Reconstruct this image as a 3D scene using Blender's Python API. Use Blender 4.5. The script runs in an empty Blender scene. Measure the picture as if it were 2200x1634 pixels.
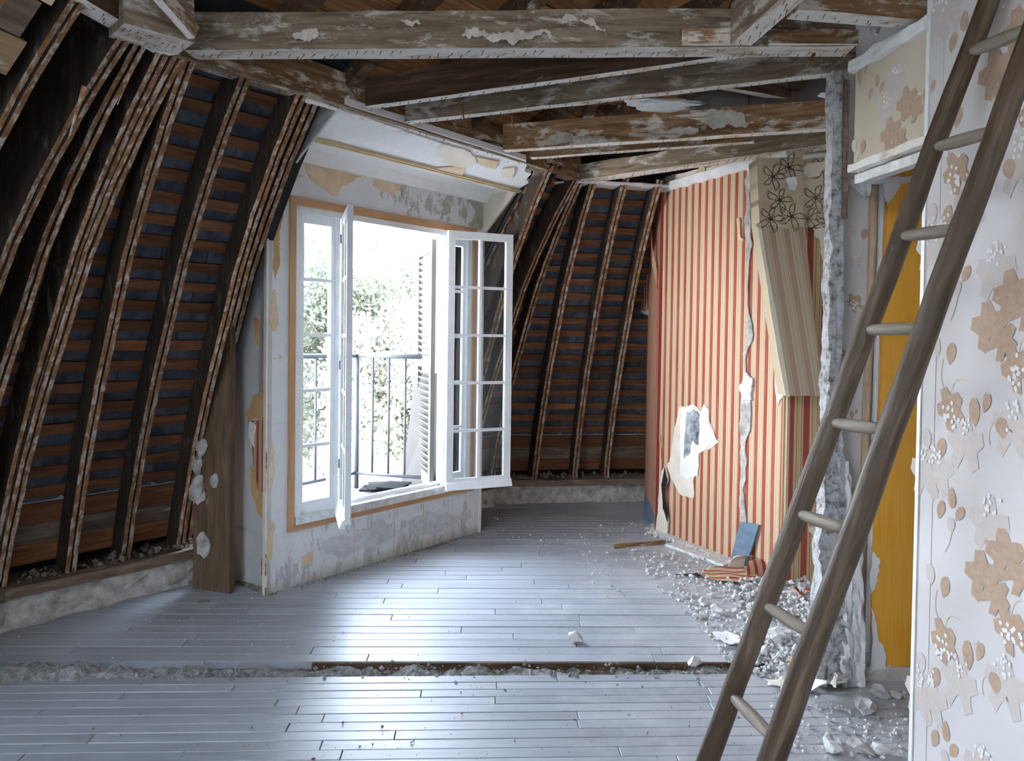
import bpy, bmesh, math, random
from mathutils import Vector, Matrix, noise
from math import sin, cos, tan, atan2, pi, sqrt, radians

rnd = random.Random(7)
V = Vector
SC = bpy.context.scene
COL = SC.collection

# ------------------------------------------------------------------ camera
FPX, CX, CY0, CAMZ = 1550.0, 1100.0, 753.5, 1.35
PITCH, ROLL = 0.021, 0.0135
fwd = V((0, cos(PITCH), -sin(PITCH)))
up0 = V((0, sin(PITCH), cos(PITCH)))
rt0 = V((1, 0, 0))
RT = rt0 * cos(ROLL) + up0 * sin(ROLL)
UP = up0 * cos(ROLL) - rt0 * sin(ROLL)
CAMP = V((0, 0, CAMZ))
cd = bpy.data.cameras.new('camera')
cd.sensor_width = 36.0
cd.lens = FPX / 2200 * 36
cd.shift_y = -(817 - CY0) / 2200
cd.clip_start = 0.05
cd.clip_end = 500
cam = bpy.data.objects.new('camera', cd)
COL.objects.link(cam)
M = Matrix(((RT.x, UP.x, -fwd.x, 0), (RT.y, UP.y, -fwd.y, 0), (RT.z, UP.z, -fwd.z, CAMZ), (0, 0, 0, 1)))
cam.matrix_world = M
SC.camera = cam

def ray(px, py):
    return fwd + RT * ((px - CX) / FPX) + UP * ((CY0 - py) / FPX)
def onz(px, py, z=0.0):
    r = ray(px, py); return CAMP + r * ((z - CAMZ) / r.z)
def ony(px, py, Y):
    r = ray(px, py); return CAMP + r * (Y / r.y)
def onpl(px, py, o, n):
    r = ray(px, py); return CAMP + r * ((o - CAMP).dot(n) / r.dot(n))
def proj(p):
    q = p - CAMP; zc = q.dot(fwd)
    return (CX + FPX * q.dot(RT) / zc, CY0 - FPX * q.dot(UP) / zc)

# ------------------------------------------------------------------ world + lights
SKY = 29.0
w = bpy.data.worlds.new('sky'); SC.world = w; w.use_nodes = True
nt = w.node_tree; nt.nodes.clear()
wo = nt.nodes.new('ShaderNodeOutputWorld'); bg = nt.nodes.new('ShaderNodeBackground')
tc = nt.nodes.new('ShaderNodeTexCoord'); sp = nt.nodes.new('ShaderNodeSeparateXYZ'); rp = nt.nodes.new('ShaderNodeValToRGB')
nt.links.new(tc.outputs['Generated'], sp.inputs[0]); nt.links.new(sp.outputs['Z'], rp.inputs[0])
rp.color_ramp.elements[0].position = 0.0; rp.color_ramp.elements[0].color = (0.89, 0.94, 1.0, 1)
rp.color_ramp.elements[1].position = 0.6; rp.color_ramp.elements[1].color = (0.66, 0.80, 1.0, 1)
nt.links.new(rp.outputs[0], bg.inputs[0]); bg.inputs[1].default_value = SKY
nt.links.new(bg.outputs[0], wo.inputs[0])

def area(name, loc, target, sx, sy, power, col=(1, 1, 1), portal=False):
    ld = bpy.data.lights.new(name, 'AREA'); ld.shape = 'RECTANGLE'; ld.size = sx; ld.size_y = sy
    ld.energy = power; ld.color = col
    if portal: ld.cycles.is_portal = True
    o = bpy.data.objects.new(name, ld); COL.objects.link(o); o.location = loc
    o.rotation_euler = (V(target) - V(loc)).to_track_quat('-Z', 'Y').to_euler()
    return o
sun = bpy.data.lights.new('sun', 'SUN'); sun.energy = 2.0; sun.angle = 0.01; sun.color = (1, 0.93, 0.8)
suno = bpy.data.objects.new('sun', sun); COL.objects.link(suno)
suno.rotation_euler = V((-0.45, 0.5, -0.75)).to_track_quat('-Z', 'Y').to_euler(); suno.location = (3, -4, 8)

SC.view_settings.view_transform = 'Standard'
try: SC.view_settings.look = 'None'
except Exception: pass
SC.view_settings.gamma = 1
SC.view_settings.use_curve_mapping = False
SC.view_settings.exposure = 0.62
SC.cycles.max_bounces = 10
SC.cycles.diffuse_bounces = 7
SC.cycles.transparent_max_bounces = 12
SC.cycles.sample_clamp_indirect = 8

# ------------------------------------------------------------------ materials
class NG:
    def __init__(s, name):
        s.m = bpy.data.materials.new(name); s.m.use_nodes = True
        s.t = s.m.node_tree; s.t.nodes.clear()
        s.out = s.t.nodes.new('ShaderNodeOutputMaterial')
        s.b = s.t.nodes.new('ShaderNodeBsdfPrincipled')
        s.t.links.new(s.b.outputs[0], s.out.inputs[0])
        s.tc = s.t.nodes.new('ShaderNodeTexCoord')
        s.oi = s.t.nodes.new('ShaderNodeObjectInfo')
    def L(s, a, b): s.t.links.new(a, b)
    def map(s, scale=(1, 1, 1), rot=(0, 0, 0), rand=True):
        n = s.t.nodes.new('ShaderNodeMapping'); n.inputs['Scale'].default_value = scale; n.inputs['Rotation'].default_value = rot
        s.L(s.tc.outputs['Object'], n.inputs[0])
        if rand:
            c = s.t.nodes.new('ShaderNodeVectorMath'); c.operation = 'SCALE'; c.inputs[0].default_value = (37, 19, 53)
            s.L(s.oi.outputs['Random'], c.inputs['Scale']); s.L(c.outputs[0], n.inputs['Location'])
        return n.outputs[0]
    def noise(s, vec, scale, detail=6, rough=0.6, dist=0.0):
        n = s.t.nodes.new('ShaderNodeTexNoise'); n.inputs['Scale'].default_value = scale; n.inputs['Detail'].default_value = detail
        n.inputs['Roughness'].default_value = rough; n.inputs['Distortion'].default_value = dist
        s.L(vec, n.inputs['Vector']); return n.outputs[0]
    def vor(s, vec, scale, feat='F1', out='Distance'):
        n = s.t.nodes.new('ShaderNodeTexVoronoi'); n.feature = feat; n.inputs['Scale'].default_value = scale
        s.L(vec, n.inputs['Vector']); return n.outputs[out]
    def ramp(s, fac, stops, interp='LINEAR'):
        n = s.t.nodes.new('ShaderNodeValToRGB'); n.color_ramp.interpolation = interp
        e = n.color_ramp.elements
        while len(e) < len(stops): e.new(0.5)
        for i, (p, c) in enumerate(stops):
            e[i].position = p
            e[i].color = (c, c, c, 1) if isinstance(c, (int, float)) else (*c, 1)
        s.L(fac, n.inputs[0]); return n.outputs[0]
    def mix(s, fac, a, b, mode='MIX'):
        n = s.t.nodes.new('ShaderNodeMix'); n.data_type = 'RGBA'; n.blend_type = mode
        if isinstance(fac, (int, float)): n.inputs[0].default_value = fac
        else: s.L(fac, n.inputs[0])
        for i, x in ((6, a), (7, b)):
            if isinstance(x, tuple): n.inputs[i].default_value = (*x, 1)
            else: s.L(x, n.inputs[i])
        return n.outputs[2]
    def math(s, op, a, b=0.0, clamp=False):
        n = s.t.nodes.new('ShaderNodeMath'); n.operation = op; n.use_clamp = clamp
        for i, x in ((0, a), (1, b)):
            if isinstance(x, (int, float)): n.inputs[i].default_value = x
            else: s.L(x, n.inputs[i])
        return n.outputs[0]
    def vary(s, col, amt=0.25):
        f = s.math('MULTIPLY_ADD', s.oi.outputs['Random'], amt * 2); f.node.inputs[2].default_value = 1 - amt
        n = s.t.nodes.new('ShaderNodeVectorMath'); n.operation = 'SCALE'
        s.L(col, n.inputs[0]); s.L(f, n.inputs['Scale']); return n.outputs[0]
    def fin(s, col, rough=0.8, bump=None, bs=0.3, bd=0.01, spec=0.3):
        if isinstance(col, tuple): s.b.inputs['Base Color'].default_value = (*col, 1)
        else: s.L(col, s.b.inputs['Base Color'])
        if isinstance(rough, (int, float)): s.b.inputs['Roughness'].default_value = rough
        else: s.L(rough, s.b.inputs['Roughness'])
        s.b.inputs['Specular IOR Level'].default_value = spec
        if bump is not None:
            n = s.t.nodes.new('ShaderNodeBump'); n.inputs['Strength'].default_value = bs; n.inputs['Distance'].default_value = bd
            s.L(bump, n.inputs['Height']); s.L(n.outputs[0], s.b.inputs['Normal'])
        return s.m

def wood(name, dark, mid, light, axis='x', white=None, wamt=0.5, rough=0.85, wscale=5, var=0.2, stretch=12):
    g = NG(name)
    k = stretch
    sc = {'x': (1.2, k, k), 'y': (k, 1.2, k), 'z': (k, k, 1.2)}[axis]
    gr = g.noise(g.map(sc), 3.0, 8, 0.65, 0.6)
    big = g.noise(g.map((1, 1, 1)), 6, 4)
    c = g.ramp(gr, [(0.28, dark), (0.5, mid), (0.72, light)])
    c = g.mix(g.ramp(big, [(0.35, 0.0), (0.7, 0.55)]), c, g.mix(0.5, dark, mid))
    if white:
        sw = {'x': (0.35, 1, 1), 'y': (1, 0.35, 1), 'z': (1, 1, 0.35)}[axis]
        wn = g.noise(g.map(sw), wscale * 3, 9, 0.72, 0.3)
        f = g.ramp(wn, [(1 - wamt - 0.05, 0.0), (1 - wamt + 0.03, 1.0)])
        c = g.mix(f, c, g.mix(g.noise(g.map(), 60, 3), white, tuple(x * 0.7 for x in white)))
    c = g.vary(c, var)
    return g.fin(c, rough, gr, 0.6, 0.01)

def plain(name, c1, c2, scale=8, rough=0.85, bs=0.3, bd=0.005, var=0.1, spec=0.3):
    g = NG(name); n = g.noise(g.map(), scale, 8, 0.65)
    return g.fin(g.vary(g.mix(g.ramp(n, [(0.35, 0.0), (0.65, 1.0)]), c1, c2), var), rough, n, bs, bd, spec)

M_joist = wood('old_grey_joist_wood', (0.070, 0.042, 0.022), (0.25, 0.185, 0.122), (0.44, 0.355, 0.255), 'x', (0.68, 0.62, 0.52), 0.42)
M_joistb = wood('brown_joist_wood', (0.065, 0.032, 0.012), (0.235, 0.130, 0.060), (0.43, 0.27, 0.145), 'x', (0.68, 0.60, 0.49), 0.42)
M_joistd = wood('dark_joist_wood', (0.020, 0.010, 0.005), (0.085, 0.046, 0.024), (0.19, 0.115, 0.065), 'x', (0.45, 0.39, 0.32), 0.36)
M_under = wood('plastered_underside', (0.26, 0.17, 0.10), (0.58, 0.49, 0.38), (0.76, 0.70, 0.62), 'x', (0.84, 0.80, 0.74), 0.52)
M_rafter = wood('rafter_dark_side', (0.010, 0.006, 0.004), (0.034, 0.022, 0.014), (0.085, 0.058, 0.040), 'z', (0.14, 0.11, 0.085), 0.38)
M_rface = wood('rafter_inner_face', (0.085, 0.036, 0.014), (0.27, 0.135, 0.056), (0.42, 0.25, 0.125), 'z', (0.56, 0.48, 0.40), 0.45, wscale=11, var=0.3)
M_batten = wood('orange_batten_wood', (0.07, 0.026, 0.012), (0.18, 0.070, 0.030), (0.30, 0.135, 0.060), 'x', None, var=0.35)
M_plate = wood('sill_plate_wood', (0.07, 0.045, 0.028), (0.19, 0.135, 0.095), (0.34, 0.27, 0.20), 'x', (0.5, 0.45, 0.4), 0.34)
M_orange = wood('roof_board_wood', (0.08, 0.03, 0.01), (0.32, 0.14, 0.05), (0.55, 0.29, 0.11), 'x', None, var=0.4)
M_trim = wood('varnished_trim', (0.33, 0.17, 0.08), (0.47, 0.27, 0.14), (0.58, 0.36, 0.20), 'x', None, var=0.05, stretch=20)
M_ladder = wood('ladder_pole_wood', (0.025, 0.014, 0.006), (0.075, 0.048, 0.026), (0.18, 0.13, 0.085), 'z', (0.36, 0.33, 0.28), 0.32, rough=0.42, wscale=6, var=0.0)
M_rung = wood('ladder_rung_wood', (0.11, 0.085, 0.06), (0.23, 0.19, 0.145), (0.36, 0.32, 0.26), 'z', (0.5, 0.47, 0.43), 0.34, rough=0.6, var=0.05)
M_slate = plain('slate', (0.028, 0.033, 0.046), (0.085, 0.095, 0.118), 14, 0.6, 0.5, 0.004, 0.35)
M_slate_l = plain('pale_slate', (0.16, 0.16, 0.165), (0.30, 0.30, 0.30), 14, 0.7, 0.5, 0.004, 0.25)
M_slate_dk = plain('loose_slate_grey', (0.004, 0.0045, 0.005), (0.012, 0.0125, 0.013), 14, 0.95, spec=0.05)
M_dark = plain('dark_fill', (0.008, 0.008, 0.010), (0.02, 0.018, 0.018), 9)  # dark for light-stop sheets, painted shade patches and a paper sliver
M_gap_light = plain('slate_gap_light', (0.20, 0.24, 0.29), (0.34, 0.38, 0.43), 9, 0.5)  # bluish daylight of the slate gap, put into a colour
M_plaster = plain('white_plaster', (0.66, 0.65, 0.63), (0.80, 0.79, 0.78), 9, 0.9, 0.5, 0.012)
M_plaster2 = plain('soffit_plaster', (0.72, 0.715, 0.70), (0.78, 0.775, 0.765), 30, 0.85, 0.35, 0.004, 0.02)
M_debris = plain('plaster_rubble', (0.50, 0.48, 0.46), (0.72, 0.71, 0.69), 25, 0.95, 0.6, 0.01, 0.1)
M_mortar = plain('rough_mortar', (0.30, 0.275, 0.25), (0.66, 0.63, 0.59), 16, 0.95, 1.0, 0.02, 0.05)
M_dirt = plain('dusty_rubble', (0.10, 0.085, 0.07), (0.36, 0.32, 0.28), 45, 0.98, 1.0, 0.02, 0.1)
M_dirt2 = plain('grey_crumbs', (0.26, 0.25, 0.24), (0.48, 0.47, 0.46), 45, 0.98, 1.0, 0.02, 0.1)
M_cream = plain('cream_paper', (0.70, 0.62, 0.50), (0.82, 0.75, 0.64), 9, 0.85, 0.2, 0.004, 0.05)
M_tanp = plain('tan_torn_paper', (0.58, 0.42, 0.26), (0.72, 0.57, 0.40), 12, 0.9, 0.3, 0.004, 0.04)
M_och = plain('ochre_torn_edge', (0.44, 0.26, 0.11), (0.58, 0.37, 0.18), 12, 0.9, 0.3, 0.004, 0.04)
M_whitepaper = plain('white_torn_paper', (0.76, 0.73, 0.70), (0.86, 0.84, 0.82), 9, 0.85, 0.3, 0.006, 0.03)
M_greyspot = plain('bare_grey_plaster', (0.06, 0.07, 0.08), (0.50, 0.51, 0.53), 14, 0.9, 0.3, 0.004, 0.0)
M_nail = plain('rusty_nail', (0.10, 0.035, 0.015), (0.25, 0.10, 0.045), 40)
M_white = plain('white_painted_wood', (0.74, 0.76, 0.77), (0.83, 0.84, 0.85), 18, 0.45, 0.25, 0.004, 0.03, 0.4)
M_whiteo = plain('weathered_white_paint', (0.50, 0.50, 0.46), (0.80, 0.80, 0.79), 24, 0.6, 0.5, 0.004, 0.03)
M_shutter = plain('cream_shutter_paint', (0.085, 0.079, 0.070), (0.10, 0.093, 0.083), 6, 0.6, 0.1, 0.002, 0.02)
M_metal = plain('balcony_paint', (0.09, 0.096, 0.108), (0.12, 0.126, 0.14), 9, 0.5, 0.1, 0.002, 0.02)
M_hinge = plain('iron_hinge', (0.03, 0.03, 0.035), (0.08, 0.08, 0.09), 9, 0.4)
M_deck = plain('balcony_deck', (0.055, 0.050, 0.046), (0.09, 0.083, 0.075), 6, 0.8)
M_orpanel = None
M_bluebd = plain('slate_blue_board', (0.10, 0.16, 0.22), (0.15, 0.22, 0.29), 20, 0.5, 0.1, 0.002, 0.0)
M_bark = plain('bark', (0.05, 0.035, 0.025), (0.14, 0.11, 0.08), 20)
M_print = [plain('leaf_print_%d' % i, a, b, 60, 0.85, 0.05, 0.001, 0.0) for i, (a, b) in enumerate([
    ((0.38, 0.26, 0.18), (0.46, 0.33, 0.24)), ((0.50, 0.44, 0.40), (0.54, 0.485, 0.45)), ((0.68, 0.67, 0.65), (0.72, 0.71, 0.69)), ((0.55, 0.45, 0.33), (0.6, 0.5, 0.38))])]
M_line = plain('black_line_print', (0.10, 0.085, 0.06), (0.16, 0.13, 0.10), 60, 0.85, 0, 0.001, 0)

def m_floor(name, a, b):
    g = NG(name)
    gr = g.noise(g.map((1.0, 22, 1)), 3.5, 8, 0.7, 0.4)
    bl = g.noise(g.map((0.6, 3, 1)), 2.4, 6, 0.65)
    sp = g.noise(g.map((1, 1, 1), rand=False), 70, 3, 0.7)
    c = g.ramp(gr, [(0.3, a), (0.55, b), (0.75, tuple(min(1, x * 1.14) for x in b))])
    c = g.mix(g.ramp(bl, [(0.4, 0.0), (0.62, 0.5)]), c, tuple(min(1, x * 1.12) for x in b))
    c = g.mix(g.ramp(sp, [(0.70, 0.0), (0.76, 0.7)]), c, (0.14, 0.12, 0.10))
    c = g.vary(c, 0.09)
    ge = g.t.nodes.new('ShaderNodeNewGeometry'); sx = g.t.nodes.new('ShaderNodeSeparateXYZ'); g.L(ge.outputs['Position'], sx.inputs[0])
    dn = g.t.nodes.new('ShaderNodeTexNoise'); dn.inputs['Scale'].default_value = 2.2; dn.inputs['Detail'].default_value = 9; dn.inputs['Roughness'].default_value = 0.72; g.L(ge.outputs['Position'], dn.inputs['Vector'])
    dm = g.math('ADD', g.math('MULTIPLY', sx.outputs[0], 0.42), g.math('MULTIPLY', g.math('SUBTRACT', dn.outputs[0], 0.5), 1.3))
    c = g.mix(g.ramp(dm, [(0.12, 0.0), (0.55, 0.85)]), c, (0.50, 0.50, 0.50))  # plaster dust thickening to the right, also painting that side brighter
    g.fin(c, g.ramp(bl, [(0.35, 0.40), (0.7, 0.52)]), gr, 0.25, 0.003, 0.45)
    return g.m
M_board = m_floor('dusty_painted_floorboard', (0.215, 0.222, 0.235), (0.285, 0.298, 0.32))

# peeling painted plaster of the dormer front
def m_peel(name, base=(0.72, 0.725, 0.73), low=0.5, lim=(0.0, 0.0)):
    g = NG(name)
    n1 = g.noise(g.map((1, 1, 1), rand=False), 3.2, 10, 0.72, 0.4)
    n2 = g.noise(g.map((1.4, 1, 0.5), rand=False), 9, 8, 0.75, 0.3)
    n3 = g.noise(g.map(rand=False), 40, 4, 0.7)
    s = g.t.nodes.new('ShaderNodeSeparateXYZ'); g.L(g.tc.outputs['Object'], s.inputs[0])
    # stains gather near the floor and over the head of the window
    lowf = g.ramp(s.outputs[2], [(0.0, 1.0), (0.32, 0.55), (0.42, 0.0)])
    hi = g.ramp(g.math('ADD', g.math('MULTIPLY', s.outputs[2], 0.4), 0.0), [(0.80, 0.0), (0.86, 1.0)])
    rgt = g.ramp(g.math('MULTIPLY', s.outputs[0], 0.5), [(0.22, 0.0), (0.45, 1.0)])
    zone = g.math('MAXIMUM', lowf, g.math('MULTIPLY', hi, rgt))
    f = g.math('ADD', n2, g.math('MULTIPLY', g.math('SUBTRACT', zone, 0.6), 0.16))
    c = g.mix(g.ramp(n1, [(0.4, 0.0), (0.6, 1.0)]), base, tuple(x * 0.9 for x in base))
    c = g.mix(g.ramp(f, [(0.565, 0.0), (0.60, 0.9)]), c, g.mix(g.ramp(s.outputs[2], [(0.4, 0.0), (0.6, 1.0)]), g.mix(n3, (0.32, 0.33, 0.34), (0.52, 0.53, 0.54)), g.mix(n3, (0.26, 0.25, 0.21), (0.48, 0.46, 0.40))))
    f2 = g.noise(g.map((1, 1, 1.3), rand=False), 5.5, 9, 0.7, 0.6)
    c = g.mix(g.ramp(f2, [(0.66, 0.0), (0.67, 1.0)]), c, (0.60, 0.42, 0.24))
    cr = g.vor(g.map((1, 1, 0.6), rand=False), 7, 'DISTANCE_TO_EDGE')
    c = g.mix(g.ramp(cr, [(0.0, 0.12), (0.010, 0.0)]), c, (0.25, 0.23, 0.2))
    grime = g.ramp(s.outputs[2], [(0.0, 0.65), (0.07, 0.0)])
    c = g.mix(grime, c, (0.28, 0.25, 0.17))
    return g.fin(c, 0.8, f, 0.5, 0.01)
M_peel = m_peel('peeling_white_paint')

def m_stripe(name, red, cream, line, period=0.066, worn=0.25):
    g = NG(name)
    s = g.t.nodes.new('ShaderNodeSeparateXYZ'); g.L(g.tc.outputs['Object'], s.inputs[0])
    wob = g.noise(g.map((1, 1, 0.5), rand=False), 2.0, 2)
    x = g.math('ADD', s.outputs[0], g.math('MULTIPLY', wob, 0.006))
    x = g.math('FRACT', g.math('DIVIDE', g.math('ADD', x, 10.0), period))
    c = g.ramp(x, [(0.0, red), (0.36, cream), (0.52, line), (0.56, cream), (0.66, tuple(0.8 * a for a in cream)), (0.70, cream), (0.83, line), (0.87, cream), (0.96, red)], 'CONSTANT')
    n = g.noise(g.map((6, 1, 0.6), rand=False), 3, 8, 0.7)
    n2 = g.noise(g.map(rand=False), 120, 2)
    c = g.mix(g.ramp(n, [(0.45, 0.0), (0.75, worn)]), c, cream)
    c = g.mix(g.ramp(n2, [(0.70, 0.0), (0.75, 0.5)]), c, cream)
    return g.fin(c, 0.7, n, 0.15, 0.004)
M_stripe = m_stripe('red_cream_striped_paper', (0.34, 0.058, 0.024), (0.58, 0.45, 0.30), (0.27, 0.16, 0.12))
M_stripe2 = m_stripe('brown_red_striped_paper', (0.30, 0.055, 0.035), (0.50, 0.37, 0.20), (0.17, 0.08, 0.05), 0.085, 0.1)
M_stripe3 = m_stripe('shaded_tan_striped_paper', (0.34, 0.235, 0.18), (0.46, 0.37, 0.25), (0.26, 0.18, 0.13), 0.075, 0.3)  # tan tone carries the shade of the flue face
M_stripe4 = m_stripe('dark_red_striped_paper', (0.30, 0.035, 0.025), (0.50, 0.36, 0.22), (0.12, 0.05, 0.04), 0.05, 0.05)

def m_wallpaper(name, a, b):
    g = NG(name)
    n = g.noise(g.map((1, 1, 0.7), rand=False), 3.0, 3, 0.5)
    n2 = g.noise(g.map((1, 1, 1), rand=False), 6.0, 6, 0.6)
    c = g.mix(g.ramp(n, [(0.35, 0.0), (0.65, 1.0)]), a, b)
    c = g.mix(g.ramp(n2, [(0.52, 0.0), (0.68, 0.35)]), c, (0.52, 0.45, 0.38))
    fine = g.noise(g.map((1, 1, 30), rand=False), 30, 2)
    return g.fin(c, 0.75, fine, 0.1, 0.001)
M_paper = m_wallpaper('leaf_wallpaper_ground', (0.60, 0.575, 0.56), (0.53, 0.495, 0.475))
M_paper_warm = m_wallpaper('warm_lit_leaf_wallpaper_ground', (0.56, 0.49, 0.38), (0.49, 0.41, 0.30))  # leaf paper again, with warm bounced light put into its colour
M_ivory = plain('ivory_floral_paper', (0.60, 0.51, 0.36), (0.68, 0.60, 0.45), 6, 0.8, 0.1, 0.002, 0.0)
M_tanfl = plain('shaded_tan_floral_paper', (0.40, 0.31, 0.20), (0.50, 0.41, 0.28), 6, 0.8, 0.1, 0.002, 0.0)  # floral paper darkened in colour for the shaded flue face

def m_orange():
    g = NG('orange_grained_panel')
    n = g.noise(g.map((60, 1, 1.5), rand=False), 2.5, 6, 0.6)
    n2 = g.noise(g.map(rand=False), 3, 5, 0.6)
    c = g.ramp(n, [(0.3, (0.72, 0.31, 0.020)), (0.7, (0.88, 0.44, 0.045))])
    c = g.mix(g.ramp(n2, [(0.4, 0.0), (0.7, 0.4)]), c, (0.90, 0.50, 0.10))
    n3 = g.noise(g.map(rand=False), 28, 3, 0.6)
    c = g.mix(g.ramp(n3, [(0.74, 0.0), (0.76, 1.0)]), c, (0.75, 0.68, 0.58))
    return g.fin(c, 0.45, n, 0.1, 0.002, 0.4)
M_orpanel = m_orange()

def m_glass():
    m = bpy.data.materials.new('window_glass'); m.use_nodes = True; t = m.node_tree; t.nodes.clear()
    o = t.nodes.new('ShaderNodeOutputMaterial'); mx = t.nodes.new('ShaderNodeMixShader')
    tr = t.nodes.new('ShaderNodeBsdfTransparent'); gl = t.nodes.new('ShaderNodeBsdfGlossy'); fr = t.nodes.new('ShaderNodeFresnel')
    tr.inputs[0].default_value = (0.93, 0.95, 0.96, 1); gl.inputs['Roughness'].default_value = 0.02; fr.inputs[0].default_value = 1.5
    t.links.new(fr.outputs[0], mx.inputs[0]); t.links.new(tr.outputs[0], mx.inputs[1]); t.links.new(gl.outputs[0], mx.inputs[2]); t.links.new(mx.outputs[0], o.inputs[0])
    return m
M_glass = m_glass()

def m_leaf(name, a, b):
    g = NG(name)
    c = g.mix(g.noise(g.map(rand=False), 1.5, 4), a, b)
    g.fin(c, 0.6)
    tr = g.t.nodes.new('ShaderNodeBsdfTranslucent'); mx = g.t.nodes.new('ShaderNodeMixShader'); mx.inputs[0].default_value = 0.45
    g.L(c, tr.inputs[0]); g.L(g.b.outputs[0], mx.inputs[1]); g.L(tr.outputs[0], mx.inputs[2]); g.L(mx.outputs[0], g.out.inputs[0])
    return g.m
M_leaf = [m_leaf('foliage_a', (0.09, 0.098, 0.065), (0.15, 0.15, 0.11)), m_leaf('foliage_b', (0.11, 0.11, 0.08), (0.18, 0.17, 0.13))]
M_ground = plain('dry_grass', (0.10, 0.10, 0.06), (0.14, 0.13, 0.08), 2)

# ------------------------------------------------------------------ mesh helpers
def link(name, me, parent=None, mw=None):
    o = bpy.data.objects.new(name, me); COL.objects.link(o)
    if parent is not None: o.parent = parent
    if mw is not None: o.matrix_world = mw if parent is None else mw
    return o
class MB:
    def __init__(s): s.v = []; s.f = []; s.mi = []
    def add(s, vs, fs, mi=0):
        k = len(s.v); s.v += [V(x) for x in vs]; s.f += [[i + k for i in f] for f in fs]
        s.mi += (list(mi) if isinstance(mi, (list, tuple)) else [mi] * len(fs))
    def box(s, lo, hi, mi=0, X=None):
        (a, b, c), (d, e, f) = lo, hi
        vs = [V(p) for p in ((a, b, c), (d, b, c), (d, e, c), (a, e, c), (a, b, f), (d, b, f), (d, e, f), (a, e, f))]
        if X is not None: vs = [X @ p for p in vs]
        s.add(vs, [(0, 3, 2, 1), (4, 5, 6, 7), (0, 1, 5, 4), (1, 2, 6, 5), (2, 3, 7, 6), (3, 0, 4, 7)], mi)
    def tube(s, p, q, r0, r1=None, n=10, mi=0, caps=True):
        p = V(p); q = V(q); r1 = r0 if r1 is None else r1
        d = (q - p).normalized(); u = d.orthogonal().normalized(); w_ = d.cross(u)
        vs = []
        for c, r in ((p, r0), (q, r1)):
            for i in range(n):
                a = 2 * pi * i / n; vs.append(c + u * (r * cos(a)) + w_ * (r * sin(a)))
        fs = [(i, (i + 1) % n, n + (i + 1) % n, n + i) for i in range(n)]
        if caps: fs += [tuple(range(n - 1, -1, -1)), tuple(range(n, 2 * n))]
        s.add(vs, fs, mi)
    def prism(s, poly, depth, mi=0, mis=None):
        """poly: list of 3D points, depth: vector"""
        n = len(poly); d = V(depth)
        vs = [V(p) for p in poly] + [V(p) + d for p in poly]
        fs = [tuple(range(n)), tuple(range(2 * n - 1, n - 1, -1))] + [(i, n + i, n + (i + 1) % n, (i + 1) % n) for i in range(n)]
        s.add(vs, fs, [mi, mi] + [mi if mis is None else mis] * n)
    def mesh(s, name, mats, smooth=False):
        me = bpy.data.meshes.new(name); me.from_pydata([tuple(v) for v in s.v], [], s.f)
        for m in (mats if isinstance(mats, (list, tuple)) else [mats]): me.materials.append(m)
        for p, i in zip(me.polygons, s.mi): p.material_index = i; p.use_smooth = smooth
        me.update(); me.validate(); return me
    def build(s, name, mats, parent=None, mw=None, smooth=False):
        me = s.mesh(name, mats, smooth)
        if mw is not None: me.transform(Matrix.Identity(4))
        o = bpy.data.objects.new(name, me); COL.objects.link(o)
        if mw is not None: o.matrix_local = mw
        if parent is not None: o.parent = parent
        return o
def frame(o, x, z=(0, 0, 1)):
    """matrix with local X along x, Z near z, origin o"""
    x = V(x).normalized(); z = V(z); y = z.cross(x).normalized(); z = x.cross(y)
    return Matrix(((x.x, y.x, z.x, o[0]), (x.y, y.y, z.y, o[1]), (x.z, y.z, z.z, o[2]), (0, 0, 0, 1)))
def empty(name, loc=(0, 0, 0)):
    o = bpy.data.objects.new(name, None); o.location = loc; o.empty_display_size = 0.1; COL.objects.link(o); return o
def tag(o, label, cat, group=None):
    o['label'] = label; o['category'] = cat
    if group: o['group'] = group
    return o
def struct(o, label=None):
    o['kind'] = 'structure'
    if label: o['label'] = label
    return o
def stuff(o):
    o['kind'] = 'stuff'; return o
def at(o, parent):
    """parent keeping the world placement (parent only translated)"""
    o.parent = parent; o.matrix_parent_inverse = Matrix.Translation(-parent.location) if parent.type == 'EMPTY' and parent.rotation_euler[:] == (0, 0, 0) else parent.matrix_world.inverted()
    return o

def jag(pts, amp, it=3, seed=0, closed=True):
    r = random.Random(seed); pts = [V(p) for p in pts]
    for k in range(it):
        out = []; n = len(pts)
        for i in range(n if closed else n - 1):
            a, b = pts[i], pts[(i + 1) % n]; d = b - a; L = d.length
            nrm = V((-d.y, d.x)) / max(L, 1e-6)
            out += [a, (a + b) / 2 + nrm * r.uniform(-1, 1) * min(amp / (2 ** k), L * 0.28)]
        if not closed: out.append(pts[-1])
        pts = out
    return pts

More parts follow.
